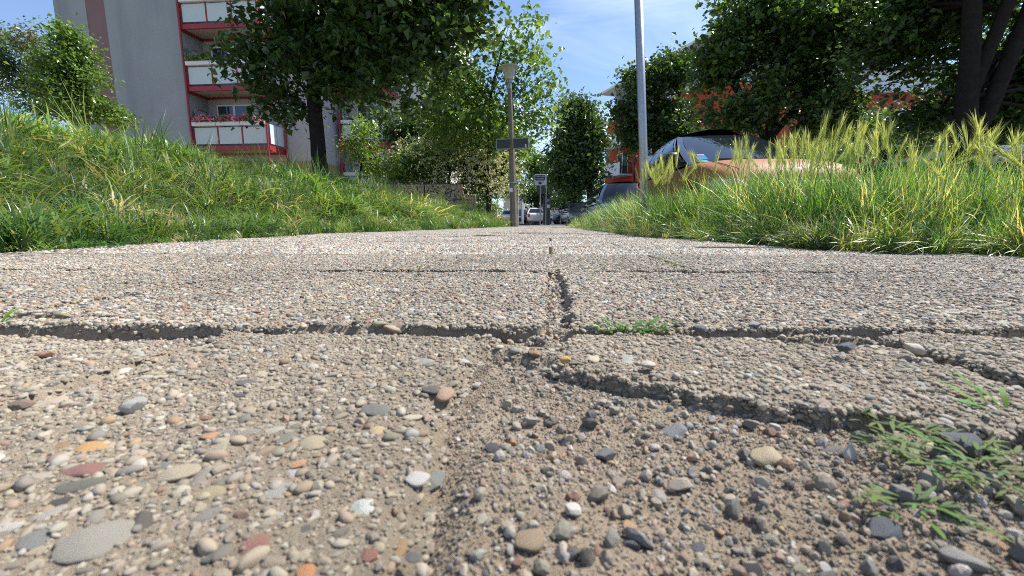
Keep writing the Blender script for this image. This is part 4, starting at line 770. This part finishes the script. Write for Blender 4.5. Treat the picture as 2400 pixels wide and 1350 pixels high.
hb((-17.327, 21.3, 3.2), (-11.75, 32, 17), 'wall', m_plast_l); hb((-17.327, 21.27, .2), (-11.72, 32, 3.197), 'plinth', m_ochre)
hb((-11.74, 24.6, .2), (-6.0, 33, 17), 'wall', m_cream)
def balcony(x0, x1, yf, yb, z, first=False, flowers=None):
    B = empty('balcony', (x0-HO.x, yf-HO.y, z-HO.z), 0, house); dx, dy = x1-x0, yb-yf; n = 3
    MB().box((0, 0, -.21), (dx, .10, .0)).build('edge_beam', m_redsteel, B); MB().box((dx-.1, .102, -.26), (dx, dy-.004, 0)).build('edge_beam', m_redsteel, B); MB().box((0, .102, -.26), (.08, dy-.004, 0)).build('edge_beam', m_redsteel, B); MB().box((.083, dy-.08, -.24), (dx-.103, dy-.006, -.10)).build('edge_beam', m_redsteel, B)
    MB().box((.083, .103, -.16), (dx-.103, dy-.084, -.02)).build('floor_slab', m_soffit, B)
    for k in range(n):
        a_, b_ = .12+(dx-.24)*k/n+.045, .12+(dx-.24)*(k+1)/n-.045; MB().box((a_, .03, .10), (b_, .05, .86)).build('panel', m_panel, B)
        MB().box((a_-.03, -.10, .92), (b_+.03, .12, 1.10), .015).build('flower_box', m_white, B)
    for k in range(n+1):
        xm = .12+(dx-.24)*k/n; MB().box((xm-.03, .02, .002), (xm+.03, .07, .92)).build('baluster', m_redsteel, B)
    MB().box((dx-.05, .16, .10), (dx-.03, dy*.5-.03, 1.0)).build('panel', m_panel, B); MB().box((dx-.05, dy*.5+.03, .10), (dx-.03, dy-.06, 1.0)).build('panel', m_panel, B)
    MB().box((.10, .20, .05), (.125, dy-.35, 1.75)).build('side_screen', m_plaster, B)
    fr = MB(); fr.box((.09, .16, .0), (.135, .20, 1.55)); fr.box((.09, dy-.35, 0), (.135, dy-.31, 1.80)); fr.tube([(.112, .18, 1.55, .02), (.112, .5, 1.8, .02), (.112, dy-.33, 1.8, .02)], 6); fr.build('side_frame', m_redsteel, B)
    return B
for z in (3.77, 6.5, 9.23, 11.96): 
    balcony(-17.3, -13.35, 20.0, 21.3, z)
    window(house, -16.85-HO.x, -15.0-HO.x, z+.75-HO.z, z+2.2-HO.z, 21.29-HO.y)
for (x, y) in ((-17.25, 19.94), (-13.4, 19.94), (-13.28, 21.2)): MB().tube([(x-HO.x, y-HO.y, .0, .048), (x-HO.x, y-HO.y, 16, .048)], 10).build('balcony_post', m_redsteel, house, True)
MB().tube([(-13.9-HO.x, 20.35-HO.y, 5.0-HO.z, .09), (-13.9-HO.x, 20.35-HO.y, 5.02-HO.z, .09)], 10).build('wall_lamp', m_white, house)
for z in (1.75, 4.5, 7.25):     # further balconies on the recessed wing
    balcony(-11.5, -8.6, 23.3, 24.6, z); window(house, -11.0-HO.x, -9.4-HO.x, z+.75-HO.z, z+2.2-HO.z, 24.59-HO.y)
for x in (-11.46, -8.66): MB().tube([(x-HO.x, 23.26-HO.y, 0, .05), (x-HO.x, 23.26-HO.y, 12, .05)], 8).build('balcony_post', m_redsteel, house, True)
def flower_row(name, label, x0, x1, y, z, n, cols, seed, green=(.08, .15, .04)):
    r2 = random.Random(seed); V = []; Fc = []; C = []
    for k in range(n):
        cx = r2.uniform(x0, x1); cy = y+r2.gauss(0, .05); cz = z+abs(r2.gauss(0, .07)); c = r2.choice(cols) if r2.random() < .6 else green; s = .055
        for q in range(4):
            k0 = len(V); p = Vector((cx+r2.gauss(0, .03), cy+r2.gauss(0, .03), cz+r2.gauss(0, .02))); V += [tuple(p+Vector((r2.gauss(0, s), r2.gauss(0, s), r2.gauss(0, s)))) for _ in range(3)]; Fc.append((k0, k0+1, k0+2)); C += [c]*3
    V = np.array(V); V[:, :]-=np.array([x0, y, z]); o = link(name, mesh_np(name, V, Fc, m_flower, False, np.array(C)), None, (x0, y, z)); tag(o, label, 'flowers')
flower_row('geranium_row', 'pink geraniums in the boxes of the lowest visible balcony', -17.0, -13.7, 19.93, 4.93, 620, [(.75, .22, .42), (.8, .35, .5), (.7, .15, .35)], 1)
flower_row('trailing_plants', 'pale green plants in the boxes of the middle balcony', -17.0, -15.9, 19.93, 7.68, 160, [(.35, .42, .2), (.2, .3, .1)], 2)
flower_row('trailing_plants', 'dark small plants in the right boxes of the middle balcony', -15.3, -13.8, 19.95, 7.62, 50, [(.15, .22, .09)], 3)
flower_row('potted_bush', 'potted dark green bush with pink bloom at the balcony corner', -14.05, -13.6, 20.3, 4.95, 60, [(.10, .17, .06), (.7, .4, .5)], 4)
# ------------------------------------------------------------------ aggregate wall blocks
wb = empty('bin_enclosure', (-6.24, 16, .6)); tag(wb, 'exposed aggregate concrete wall blocks with blue graffiti above the grass', 'wall')
MB().box((.0, 0, -.6), (1.50, .14, .93), .01).build('block', m_agg, wb); MB().box((1.54, 0, -.6), (2.97, .14, .93), .01).build('block', m_agg, wb); MB().box((2.985, .05, -.6), (3.45, .16, .56), .01).build('block', m_agg, wb); MB().box((.0, -.004, .932), (2.97, .145, .945)).build('top_edge', m_kerb, wb); MB().box((1.501, .04, -.6), (1.539, .12, .90)).build('joint_strip', m_black, wb)
def strokes(name, m, S_, ox, oz, sc):
    mb = MB()
    for s in S_: mb.tube([(ox+x*sc, -.004, oz+z*sc, .017) for x, z in s], 6)
    mb.build(name, m, wb)
strokes('blue_graffiti', m_spray_b, [[(.05, .55), (.0, .7), (.15, .85), (.3, .9), (.25, .75), (.4, .8), (.3, .7), (.05, .66)], [(.3, .7), (.5, .62), (.65, .52), (.8, .4), (1.0, .25), (1.1, .2)], [(.5, .6), (.35, .3), (.2, .1)], [(.75, .45), (.85, .7), (1.0, .8), (1.1, .75), (1.05, .5), (1.0, .3), (1.3, .32), (1.55, .34)], [(.7, .5), (.9, .62), (1.3, .75)], [(1.2, .55), (1.3, .4), (1.2, .2)]], 1.62, .10, .85)
strokes('brown_graffiti', m_spray_r, [[(.0, .5), (.2, .85), (.3, .6)], [(.1, .6), (.4, .5), (.45, .9), (.5, .4)], [(.6, .5), (.75, .8), (.85, .45)], [(.9, .7), (1.1, .5), (1.2, .85)]], .25, .10, .85)

# ------------------------------------------------------------------ street lamp and poles
lamp = empty('street_lamp', (-1.09, 13, 0)); lamp.rotation_euler = (0, math.radians(-1.9), 0); tag(lamp, 'old concrete street lamp with mushroom shade and a dark double sign', 'street lamp')
MB().tube([(0, 0, -.1, .125), (0, 0, 1.6, .105), (0, 0, 3.95, .065)], 8).build('post', m_conc, lamp, True); MB().lathe([(.055, 3.94), (.06, 4.10), (.085, 4.11), (.085, 4.18), (.07, 4.185)], 14).build('collar', m_steel, lamp, True)
MB().lathe([(.10, 4.18), (.13, 4.20), (.17, 4.42), (.19, 4.47), (.28, 4.50)], 20).build('diffuser', m_lampsh, lamp, True); MB().lathe([(.18, 4.475), (.30, 4.51), (.305, 4.53), (.2, 4.56), (.05, 4.575)], 24).build('cap', m_lampsh, lamp, True)
for sx in (-1, 1):
    x0, x1 = (-.43, -.06) if sx < 0 else (.06, .50); MB().box((x0, -.14, 2.27), (x1, -.115, 2.52)).build('sign_panel', m_signback, lamp)
    q = MB(); q.box((x0-.01, -.15, 2.52), (x1+.01, -.11, 2.545)); q.box((x0-.01, -.15, 2.245), (x1+.01, -.11, 2.27)); q.box((x0-.012 if sx < 0 else x1-.012, -.152, 2.27), (x0+.012 if sx < 0 else x1+.012, -.108, 2.52)); q.build('sign_frame', m_signrim, lamp)
MB().box((.40, -.1455, 2.28), (.445, -.141, 2.36)).build('sticker', m_signw, lamp)
MB().box((-.10, -.135, 1.02), (.0, -.128, 1.14)).build('sticker', m_signw, lamp); MB().lathe([(.128, 1.28), (.128, 1.31)], 12).build('clamp_band', m_steel, lamp)
pole = empty('metal_pole', (1.0, 4.62, .0)); pole.rotation_euler = (0, math.radians(-4.4), 0); tag(pole, 'galvanised metal pole rising out of the right verge grass', 'pole')
MB().tube([(0, 0, -.05, .042), (0, 0, 1.0, .042), (0, 0, 3.3, .041)], 20).build('tube', m_steel, pole, 'all'); MB().lathe([(.05, -.02), (.05, .05), (.043, .06)], 20).build('sleeve', m_steel, pole, True)
# slim sign post behind the lamp
sp = empty('slim_sign_post', (A(1214, 525, 20).x, 20, 0)); tag(sp, 'slim light post with small dark sign right of the street lamp', 'sign post')
MB().tube([(0, 0, 0, .025), (0, 0, 2.35, .025)], 8).build('post', m_signw, sp, True); MB().box((-.10, -.03, 2.25), (.06, -.01, 2.62)).build('sign_panel', m_signback, sp)
bo = empty('white_bollard', (A(1224, 520, 21).x, 21, 0)); tag(bo, 'white marker post on a dark rubber base beside the parked cars', 'bollard')
MB().tube([(0, 0, .05, .055), (0, 0, 1.05, .05), (0, 0, 1.08, .03)], 10).build('post', m_signw, bo, True); MB().box((-.38, -.3, 0), (.42, .3, .07), .02).build('base', m_black, bo)
# parking ticket sign
sg = empty('parking_ticket_sign', (A(1279, 525, 22).x, 22, 0)); tag(sg, 'white and blue PARKSCHEIN AUTOMAT sign on a thin post', 'sign')
MB().tube([(0, 0, 0, .022), (0, 0, 2.52, .022)], 8).build('post', m_steel, sg, True); MB().box((-.58, -.05, 1.98), (-.03, -.03, 2.50), .008).build('sign_panel', m_signw, sg)
MB().box((-.55, -.056, 2.24), (-.06, -.0505, 2.47)).build('blue_field', m_blue, sg)
text('lettering', 'PARKSCHEIN', .085, m_signw, sg, (-.305, -.058, 2.405), (math.radians(90), 0, 0), .88, bold=.002); text('lettering', 'AUTOMAT', .085, m_signw, sg, (-.305, -.058, 2.295), (math.radians(90), 0, 0), .9, bold=.002)
text('lettering', 'Hier Parkschein', .07, m_ink, sg, (-.305, -.053, 2.20), (math.radians(90), 0, 0), .95, bold=.002); text('lettering', 'lösen', .055, m_ink, sg, (-.305, -.053, 2.14), (math.radians(90), 0, 0), 1)
q = MB(); q.add([(-.44, -.053, 2.095), (-.17, -.053, 2.095), (-.305, -.053, 2.01), (-.37, -.053, 2.115), (-.24, -.053, 2.115)], [(0, 2, 1), (0, 1, 4, 3)]); q.build('arrow', m_ink, sg)
MB().tube([(-.03, -.02, 2.42, .012), (.02, -.02, 2.42, .012)], 6).build('bracket', m_steel, sg); MB().tube([(-.03, -.02, 2.05, .012), (.02, -.02, 2.05, .012)], 6).build('bracket', m_steel, sg)
s2 = empty('sign_back_post', (A(1266, 525, 23.2).x, 23.2, 0)); tag(s2, 'post with the dark back of a square sign left of the ticket machine', 'sign post')
MB().tube([(0, 0, 0, .035), (0, 0, 2.2, .035)], 8).build('post', m_steel, s2, True); MB().box((-.19, .04, 1.62), (.22, .06, 2.12), .01).build('sign_panel', m_signback, s2); MB().lathe([(.045, 1.95), (.045, 2.0)], 8).build('clamp', m_steel, s2)
pm = empty('parking_ticket_machine', (A(1281, 527, 24).x, 24, 0)); tag(pm, 'dark green parking ticket machine with blue P and slanted hood', 'ticket machine')
MB().box((-.19, -.15, 0), (.19, .18, 1.50), .02).build('cabinet', m_mach, pm); q = MB(); q.add([(-.27, -.22, 1.53), (.30, -.22, 1.60), (.30, .22, 1.60), (-.27, .22, 1.53), (-.27, -.22, 1.57), (.30, -.22, 1.66), (.30, .22, 1.66), (-.27, .22, 1.57)], [(3, 2, 1, 0), (4, 5, 6, 7), (0, 1, 5, 4), (1, 2, 6, 5), (2, 3, 7, 6), (3, 0, 4, 7)]); q.build('hood', m_black, pm); MB().box((-.1, -.08, 1.501), (.1, .1, 1.57)).build('hood_bracket', m_black, pm)
MB().box((.0, -.156, 1.20), (.17, -.1505, 1.42)).build('blue_sign', m_blue, pm); text('letter', 'P', .20, m_signw, pm, (.085, -.158, 1.31), (math.radians(90), 0, 0), 1, bold=.004)
MB().box((.02, -.157, .92), (.15, -.151, 1.10)).build('notice', m_signw, pm); MB().box((-.14, -.157, 1.0), (-.04, -.151, 1.35)).build('display', m_black, pm)
rb = empty('rubber_kerb_base', (A(1262, 525, 22.8).x-.25, 22.8, 0)); tag(rb, 'stack of dark rubber foot plates beside the sign posts', 'base plate')
for k in range(3): MB().box((-.32, -.2, .065*k), (.32, .2, .065*k+.058), .015).build('foot_plate', m_black, rb)

# ------------------------------------------------------------------ red houses
rh = empty('red_house', (5.6, 46, 0), math.radians(-66.5)); tag(rh, 'orange red apartment house with white balconies and grey attic storey', 'building')
def rbx(lo, hi, name, m, parent=rh): return MB().box(lo, hi).build(name, m, parent)
rbx((0, 0, -.13), (14.5, 11, 9.9), 'wall', m_redwall); rbx((-.35, -.35, 9.903), (14.8, 11.3, 10.15), 'cornice', m_signw); rbx((.5, .6, 10.153), (14, 10.5, 12.9), 'attic', m_attic); rbx((-.6, -.6, 12.903), (15, 11.4, 13.1), 'roof', m_signw)
for z in (1.15+.55, 4.3+.3, 7.25):
    for x in (1.6, 9.0):
        B = empty('balcony', (x, -1.35, z), 0, rh); MB().box((0, 0, -.14), (3.2, 1.345, 0)).build('floor_slab', m_signw, B); MB().box((0, -.03, -.1), (3.2, -.003, 1.05)).build('panel', m_signw, B); MB().box((-.02, -.06, 1.053), (3.22, .03, 1.10)).build('handrail', m_black, B)
        for s_ in (0.01, 3.15):
            q = MB(); q.box((s_, .003, 1.0), (s_+.04, 1.3, 1.04))
            for k in range(11): q.box((s_, .05+k*.12, .002), (s_+.02, .07+k*.12, 1.0))
            q.build('railing', m_black, B)
        window(rh, x+.6, x+2.4, z+.05, z+2.15, -.004)
    MB().lathe([(.09, 0), (.13, .1), (.09, .2)], 10).build('wall_lamp', m_white, rh, True, (5.6, -.12, z+1.4))
    window(rh, 6.2, 7.6, z+.7, z+2.1, -.004)
MB().tube([(5.2, -.07, -.1, .06), (5.2, -.07, 9.8, .06)], 8).build('downpipe', m_black, rh)
bh = empty('brick_red_house', (12, 47, 0)); tag(bh, 'long brick red house with small white curtained windows behind the trees', 'building')
MB().box((0, 0, -.13), (44, 10, 12.6)).build('wall', m_redwall2, bh); MB().box((-.3, -.3, 12.603), (44.3, 10.3, 12.9)).build('cornice', m_signw, bh); MB().box((1, 1, 12.903), (43, 9, 15.0)).build('attic', m_signw, bh); MB().box((.6, .6, 15.003), (43.4, 9.4, 15.3)).build('roof', m_attic, bh)
for i in range(13):
    for z in (.9, 3.8, 6.7, 9.6):
        x = 1.2+i*3.4; o = window(bh, x, x+1.4, z, z+1.45, -.004); MB().box((x+.08, -.045, z+.1), (x+.42, -.03, z+1.36)).build('curtain', m_white, o); MB().box((x-.08, -.12, z-.06), (x+1.48, -.003, z-.003)).build('sill', m_white, bh)
gb = empty('garage', (14.1, 16, -.12)); tag(gb, 'beige garage with pale flat roof edge at the right', 'garage')
MB().box((0, 0, 0), (6, 5, 2.55)).build('wall', m_beige, gb); MB().box((-.15, -.15, 2.553), (6.15, 5.15, 2.75)).build('roof', m_signw, gb); MB().box((.9, -.03, .2), (3.3, -.003, 1.9)).build('door', m_brown, gb)
gb = empty('brown_shed', (9.6, 17, -.12)); tag(gb, 'low dark brown shed row under the trees', 'shed')
MB().box((0, 0, 0), (4.3, 4, 2.0)).build('wall', m_brown, gb); q = MB(); q.add([(-.2, -.3, 1.95), (4.4, -.3, 2.35), (4.4, 4.2, 2.35), (-.2, 4.2, 1.95), (-.2, -.3, 2.10), (4.4, -.3, 2.5), (4.4, 4.2, 2.5), (-.2, 4.2, 2.10)], [(3, 2, 1, 0), (4, 5, 6, 7), (0, 1, 5, 4), (1, 2, 6, 5), (2, 3, 7, 6), (3, 0, 4, 7)]); q.build('roof', m_black, gb)
for k in range(2): MB().box((.3+k*2.0, -.03, .1), (2.0+k*2.0, -.003, 1.8)).build('door', m_soffit, gb)
fh = empty('pale_house', (A(1180, 490, 60).x, 60, 0)); tag(fh, 'pale plastered house end seen beside the lamp post', 'building')
MB().box((0, 0, -.1), (2.9, 6, 3.6)).build('wall', m_cream, fh); MB().box((2.903, 1, -.1), (9, 6, 2.6)).build('wall', m_cream, fh); MB().box((-.2, -.2, 3.603), (3.0, 6.2, 3.8)).build('roof', m_attic, fh); MB().box((3.5, .95, .9), (4.6, .997, 2.0)).build('window', m_glass, fh)

# ------------------------------------------------------------------ cars
def car(name, label, x, y, rz, Lg, Wd, Ht, body, roofm, kind='hatch', detail=1, plate=True, z=-.12, grp='cars parked along the street', ws=(.98, 1.85), tum=.64, crown=.085):
    """front faces local -y, origin at front centre on the ground"""
    root = empty(name, (x, y, z), rz); tag(root, label, 'car', grp if grp else None); hw = Wd/2
    belt = {'hatch': .62, 'suv': .60, 'van': .56}[kind]*Ht; hoodf = belt*.80; wf, wt = ws            # windscreen foot / top (m from nose)
    rt_, rb = {'hatch': (Lg-.75, Lg-.15), 'suv': (Lg-.55, Lg-.12), 'van': (Lg-.25, Lg-.06)}[kind]
    st = [0, .06, .18, .4, .7, wf, wf+.5, Lg*.5, Lg*.7, Lg*.86, Lg-.15, Lg-.04, Lg]; NR = 15; V = []; 
    for t in st:
        e0 = max(0, 1-t/.55); e1 = max(0, 1-(Lg-t)/.4); wv = hw*(1-.20*e0**2-.12*e1**2); lo = .22+.12*e0**3+.1*e1**3
        tp = hoodf*.93+(belt-hoodf*.93)*min(1, (t/wf))**.65 if t < wf else belt; tp -= .16*max(0, 1-t/.10)+.05*max(0, 1-(Lg-t)/.1); cr_ = .045 if t < wf else .0
        ring = [(0, lo), (wv*.55, lo), (wv*.86, lo), (wv*.97, lo+.10), (wv*1.0, lo+(tp-lo)*.45), (wv*.985, lo+(tp-lo)*.72), (wv*.955, tp-.05), (wv*.90, tp-.008), (wv*.6, tp+cr_*.8), (wv*.3, tp+cr_), (0, tp+cr_*1.05)]
        full = [(a, b) for a, b in ring]+[(-a, b) for a, b in reversed(ring[1:-1])]; NR = len(full); V += [(a, t-.05*0+ (.13*(abs(a)/hw)**2*e0), b) for a, b in full]
    Fc = [(i*NR+j, i*NR+(j+1) % NR, (i+1)*NR+(j+1) % NR, (i+1)*NR+j) for i in range(len(st)-1) for j in range(NR)]+[tuple(range(NR))[::-1], tuple((len(st)-1)*NR+j for j in range(NR))]
    Fc = [f[::-1] for f in Fc]; me = mesh_np('body', V, Fc, body, True); b_ = link('body', me, root)
    if detail: sb = b_.modifiers.new('sub', 'SUBSURF'); sb.levels = sb.render_levels = 1
    bw, tw = hw*.93, hw*tum; rz_ = Ht-.05
    def P(seg, s, v, o=0.):          # greenhouse surface
        w = bw+(tw-bw)*(v**1.9); yf = wf+(wt-wf)*v; yr = rb+(rt_-rb)*v; zz = belt-.01+(rz_-belt)*v+.0; bul = math.sin(math.pi*v)*.035
        if seg == 0: a = -1+2*s; p = (a*w*(1-0), yf+.20*(a*a)*(1-.35*v)-.0-bul*1.0*(1-a*a)-o*.75, zz+o*.6)
        elif seg == 1: p = (w+bul*(1)+o, yf+.20*(1-.35*v)+(yr-.10-yf-.20*(1-.35*v))*s, zz)
        elif seg == 2: a = 1-2*s; p = (a*w, yr-.10*a*a+bul*(1-a*a)+o, zz)
        else: p = (-w-bul-o, yr-.10+(yf+.20*(1-.35*v)-yr+.10)*s, zz)
        return p
    def patch(seg, s0, s1, v0, v1, o=0., n=8, m_=6):
        VV = [P(seg, s0+(s1-s0)*i/n, v0+(v1-v0)*j/m_, o) for j in range(m_+1) for i in range(n+1)]; FF = [(j*(n+1)+i, j*(n+1)+i+1, (j+1)*(n+1)+i+1, (j+1)*(n+1)+i) for j in range(m_) for i in range(n)]
        return VV, FF
    pil = MB()
    for s_ in range(4): pil.add(*patch(s_, 0, 1, 0, 1))
    pil.build('pillars', roofm, root, 'all')
    # roof
    n = 10; RV = []; 
    for j in range(n+1):
        for i in range(n+1):
            f = P(0, i/n, 1); bk = P(2, 1-i/n, 1); t = j/n; u = -1+2*i/n; RV.append((f[0]+(bk[0]-f[0])*t, f[1]+(bk[1]-f[1])*t, rz_-.01+(crown*(1-u*u))*(math.sin(math.pi*min(1, t*.9+.12))**.5)))
    q = MB(); q.add(RV, [(j*(n+1)+i, j*(n+1)+i+1, (j+1)*(n+1)+i+1, (j+1)*(n+1)+i) for j in range(n) for i in range(n)]); q.build('roof', roofm, root, 'all')
    q = MB(); q.add(*patch(0, .055, .945, .03, .95, .008, 12, 8)); q.build('windscreen', m_carglass, root, 'all'); q = MB(); q.add(*patch(2, .08, .92, .2, .92, .008)); q.build('rear_window', m_carglass, root, 'all')
    for seg in (1, 3):
        for a, b in ((.06, .43), (.47, .78), (.81, .93)):
            if seg == 3: a, b = 1-b, 1-a
            q = MB(); q.add(*patch(seg, a, b, .06, .90, .008, 5, 5)); q.build('side_window', m_carglass, root, 'all')
    for s_ in (-1, 1):
        for wy in (.78, Lg-.78):
            W_ = empty('wheel', (s_*(hw-.11), wy, .32), 0, root)
            MB().tube([(-.10, 0, 0, .30), (-.09, 0, 0, .325), (.09, 0, 0, .325), (.105, 0, 0, .30), (.108, 0, 0, .23)], 24).build('tyre', m_rubber, W_, True); 
            rm = MB(); rm.tube([(s_*.095, 0, 0, .07), (s_*.118, 0, 0, .06)], 10)
            for k in range(5): a = k*2*math.pi/5; rm.add([(s_*.112, math.cos(a-.2)*.05, math.sin(a-.2)*.05), (s_*.112, math.cos(a+.2)*.05, math.sin(a+.2)*.05), (s_*.112, math.cos(a+.12)*.22, math.sin(a+.12)*.22), (s_*.112, math.cos(a-.12)*.22, math.sin(a-.12)*.22)], [(0, 1, 2, 3)])
            rm.build('rim', m_rim, W_)
            MB().tube([(s_*(hw-.20), wy, .33, .385), (s_*(hw-.0), wy, .33, .385)], 24).build('wheel_arch', m_black, root)
        # mirror
        mbv = MB(); mbv.box((-.08, -.06, -.06), (.08, .07, .07), .035); mbv.build('mirror', m_black if roofm is m_black or detail else body, root, 'all', (s_*(hw+.07), wf+.42, belt+.10)); MB().box((-.07, -.03, -.02), (.07, .03, .02)).build('mirror_arm', m_black, root, loc=(s_*(hw-.0), wf+.44, belt+.03))
        # lamps
        mbv = MB(); lw, lh = .20, .075; PT = [(-lw, .03, -lh), (lw*.9, .17, -lh*.7), (lw, .23, lh), (-lw*.9, .06, lh*.8)]
        mbv.add([(s_*a, b-.035, c) for a, b, c in PT]+[(s_*a, b+.16, c) for a, b, c in PT], [(0, 1, 2, 3) if s_ < 0 else (3, 2, 1, 0), (0, 4, 5, 1), (1, 5, 6, 2), (2, 6, 7, 3), (3, 7, 4, 0)]); mbv.build('headlight', m_lens, root, loc=(s_*(hw*.73), .0, hoodf*.80))
        MB().box((-.09, -.12, -.16), (.09, .02, .16), .03).build('tail_light', m_tail, root, True, (s_*(hw*.80), Lg+.005, belt*.86))
    MB().box((-hw*.62, -.012, .30), (hw*.62, .10, .50), .02).build('lower_grille', m_black, root); MB().box((-hw*.36, -.03, hoodf*.70), (hw*.36, .08, hoodf*.86), .02).build('grille', m_black, root)
    if plate:
        for yy, zz in ((-.035, .40), (Lg+.012, belt*.70)): MB().box((-.26, yy, zz), (.26, yy+.02, zz+.11)).build('number_plate', m_signw, root)
    for s_ in (-1, 1):
        sm_ = []
        for k in range(9):
            t = .12+(wf-.16)*k/8; e0 = max(0, 1-t/.55); tp = hoodf*.93+(belt-hoodf*.93)*min(1, (t/wf))**.65-.16*max(0, 1-t/.10); wv = hw*(1-.20*e0**2); sm_.append((s_*wv*.76, t+.13*.5*e0, tp+.012, .004))
        MB().tube(sm_, 5).build('bonnet_seam', m_black, root)
    MB().box((-hw*.6, wf-.045, belt+.005), (hw*.55, wf-.01, belt+.03)).build('wiper', m_black, root)
    if kind == 'suv':
        for s_ in (-1, 1): MB().tube([(s_*tw*.93, wt+.25, rz_+.02, .018), (s_*tw*.93, wt+.45, rz_+.07, .018), (s_*tw*.93, rt_-.3, rz_+.07, .018), (s_*tw*.93, rt_-.1, rz_+.02, .018)], 6).build('roof_rail', m_chrome, root)
    return root
OR = paint('orange_paint', (.30, .10, .018), .0, .6, .08); BK = paint('black_paint', (.010, .011, .013), .1, .12); SV = paint('silver_paint', (.50, .51, .53), .6, .25); DG = paint('dark_grey_paint', (.035, .04, .05), .4, .2); BG = paint('blue_grey_paint', (.13, .17, .24), .5, .22); MU = paint('mustard_paint', (.22, .10, .02), .3, .3); WH = paint('white_paint', (.7, .71, .72), 0, .25)
oc = car('orange_car', 'orange car with black roof and big windscreen behind the verge grass', 2.58, 4.75, math.radians(3), 3.7, 1.72, 1.58, OR, BK, 'hatch', 1, tum=.67, crown=.13, ws=(.85, 2.05), grp=None)
q = MB(); 
def ws_pt(s, v, o=.012):
    hw = .86; bw = hw*.93; tw = hw*.67; w = bw+(tw-bw)*v**1.9; belt = .62*1.58; a = -1+2*s; yf = .85+1.20*v; return (a*w, yf+.20*a*a*(1-.35*v)-math.sin(math.pi*v)*.035*(1-a*a)-o*.75, belt-.01+(1.53-belt)*v+o*.6)
q = MB(); q.add([ws_pt(.10, .10), ws_pt(.155, .10), ws_pt(.155, .24), ws_pt(.10, .24)], [(0, 1, 2, 3)]); q.build('blue_sticker', m_stick_b, oc); q = MB(); q.add([ws_pt(.125+.03*math.cos(t*.6283), .055+.03*math.sin(t*.6283)) for t in range(10)], [tuple(range(10))]); q.build('green_sticker', m_stick_g, oc)
q = MB(); q.add([ws_pt(.10, .25), ws_pt(.155, .25), ws_pt(.155, .262), ws_pt(.10, .262)], [(0, 1, 2, 3)]); q.build('white_sticker', m_signw, oc)
NB = paint('anthracite_paint', (.03, .036, .046), .3, .15)
car('dark_suv', 'dark anthracite estate car with roof rails at the end of the parking row', A(1366, 525, 29).x, 28.5, math.radians(7), 4.7, 1.85, 1.68, NB, NB, 'suv', 1)
car('dark_car', 'dark grey car half hidden by the verge grass next to the black estate', A(1428, 500, 20).x, 20, math.radians(2), 4.3, 1.78, 1.50, DG, DG, 'hatch', 1)
car('blue_grey_van', 'blue grey car with tall roof half hidden behind the metal pole', A(1478, 480, 11.5).x+.15, 11.3, math.radians(2), 4.3, 1.78, 1.42, BG, BG, 'van', 1, ws=(.9, 1.5))
car('white_hatchback', 'white hatchback seen from behind left of the ticket machine', A(1243, 520, 39).x, 43, math.radians(188), 4.1, 1.75, 1.48, WH, WH, 'hatch', 1, z=-.0)
car('silver_estate', 'silver estate car partly behind the lamp post', A(1192, 520, 44).x, 48, math.radians(180), 4.3, 1.76, 1.45, SV, SV, 'suv', 1, z=-.0)
car('dark_hatchback', 'dark hatchback between the lamp post and the white hatchback', A(1213, 520, 40).x, 44, math.radians(182), 4.0, 1.7, 1.40, DG, DG, 'hatch', 1, z=-.0)
car('grey_pickup', 'dark grey car crossing behind the parking ticket machine', A(1288, 520, 36).x, 36, math.radians(-82), 4.3, 1.78, 1.45, BG, BG, 'hatch', 1, z=-.02)
car('dark_car', 'dark car seen between the sign posts at the street end', A(1268, 520, 50).x, 52, math.radians(185), 4.2, 1.75, 1.42, DG, DG, 'hatch', 1, z=-.0)
car('mustard_car', 'mustard brown car in tree shade at the right picture edge', 9.2, 7.9, math.radians(-12), 4.2, 1.78, 1.50, MU, BK, 'hatch', 1)
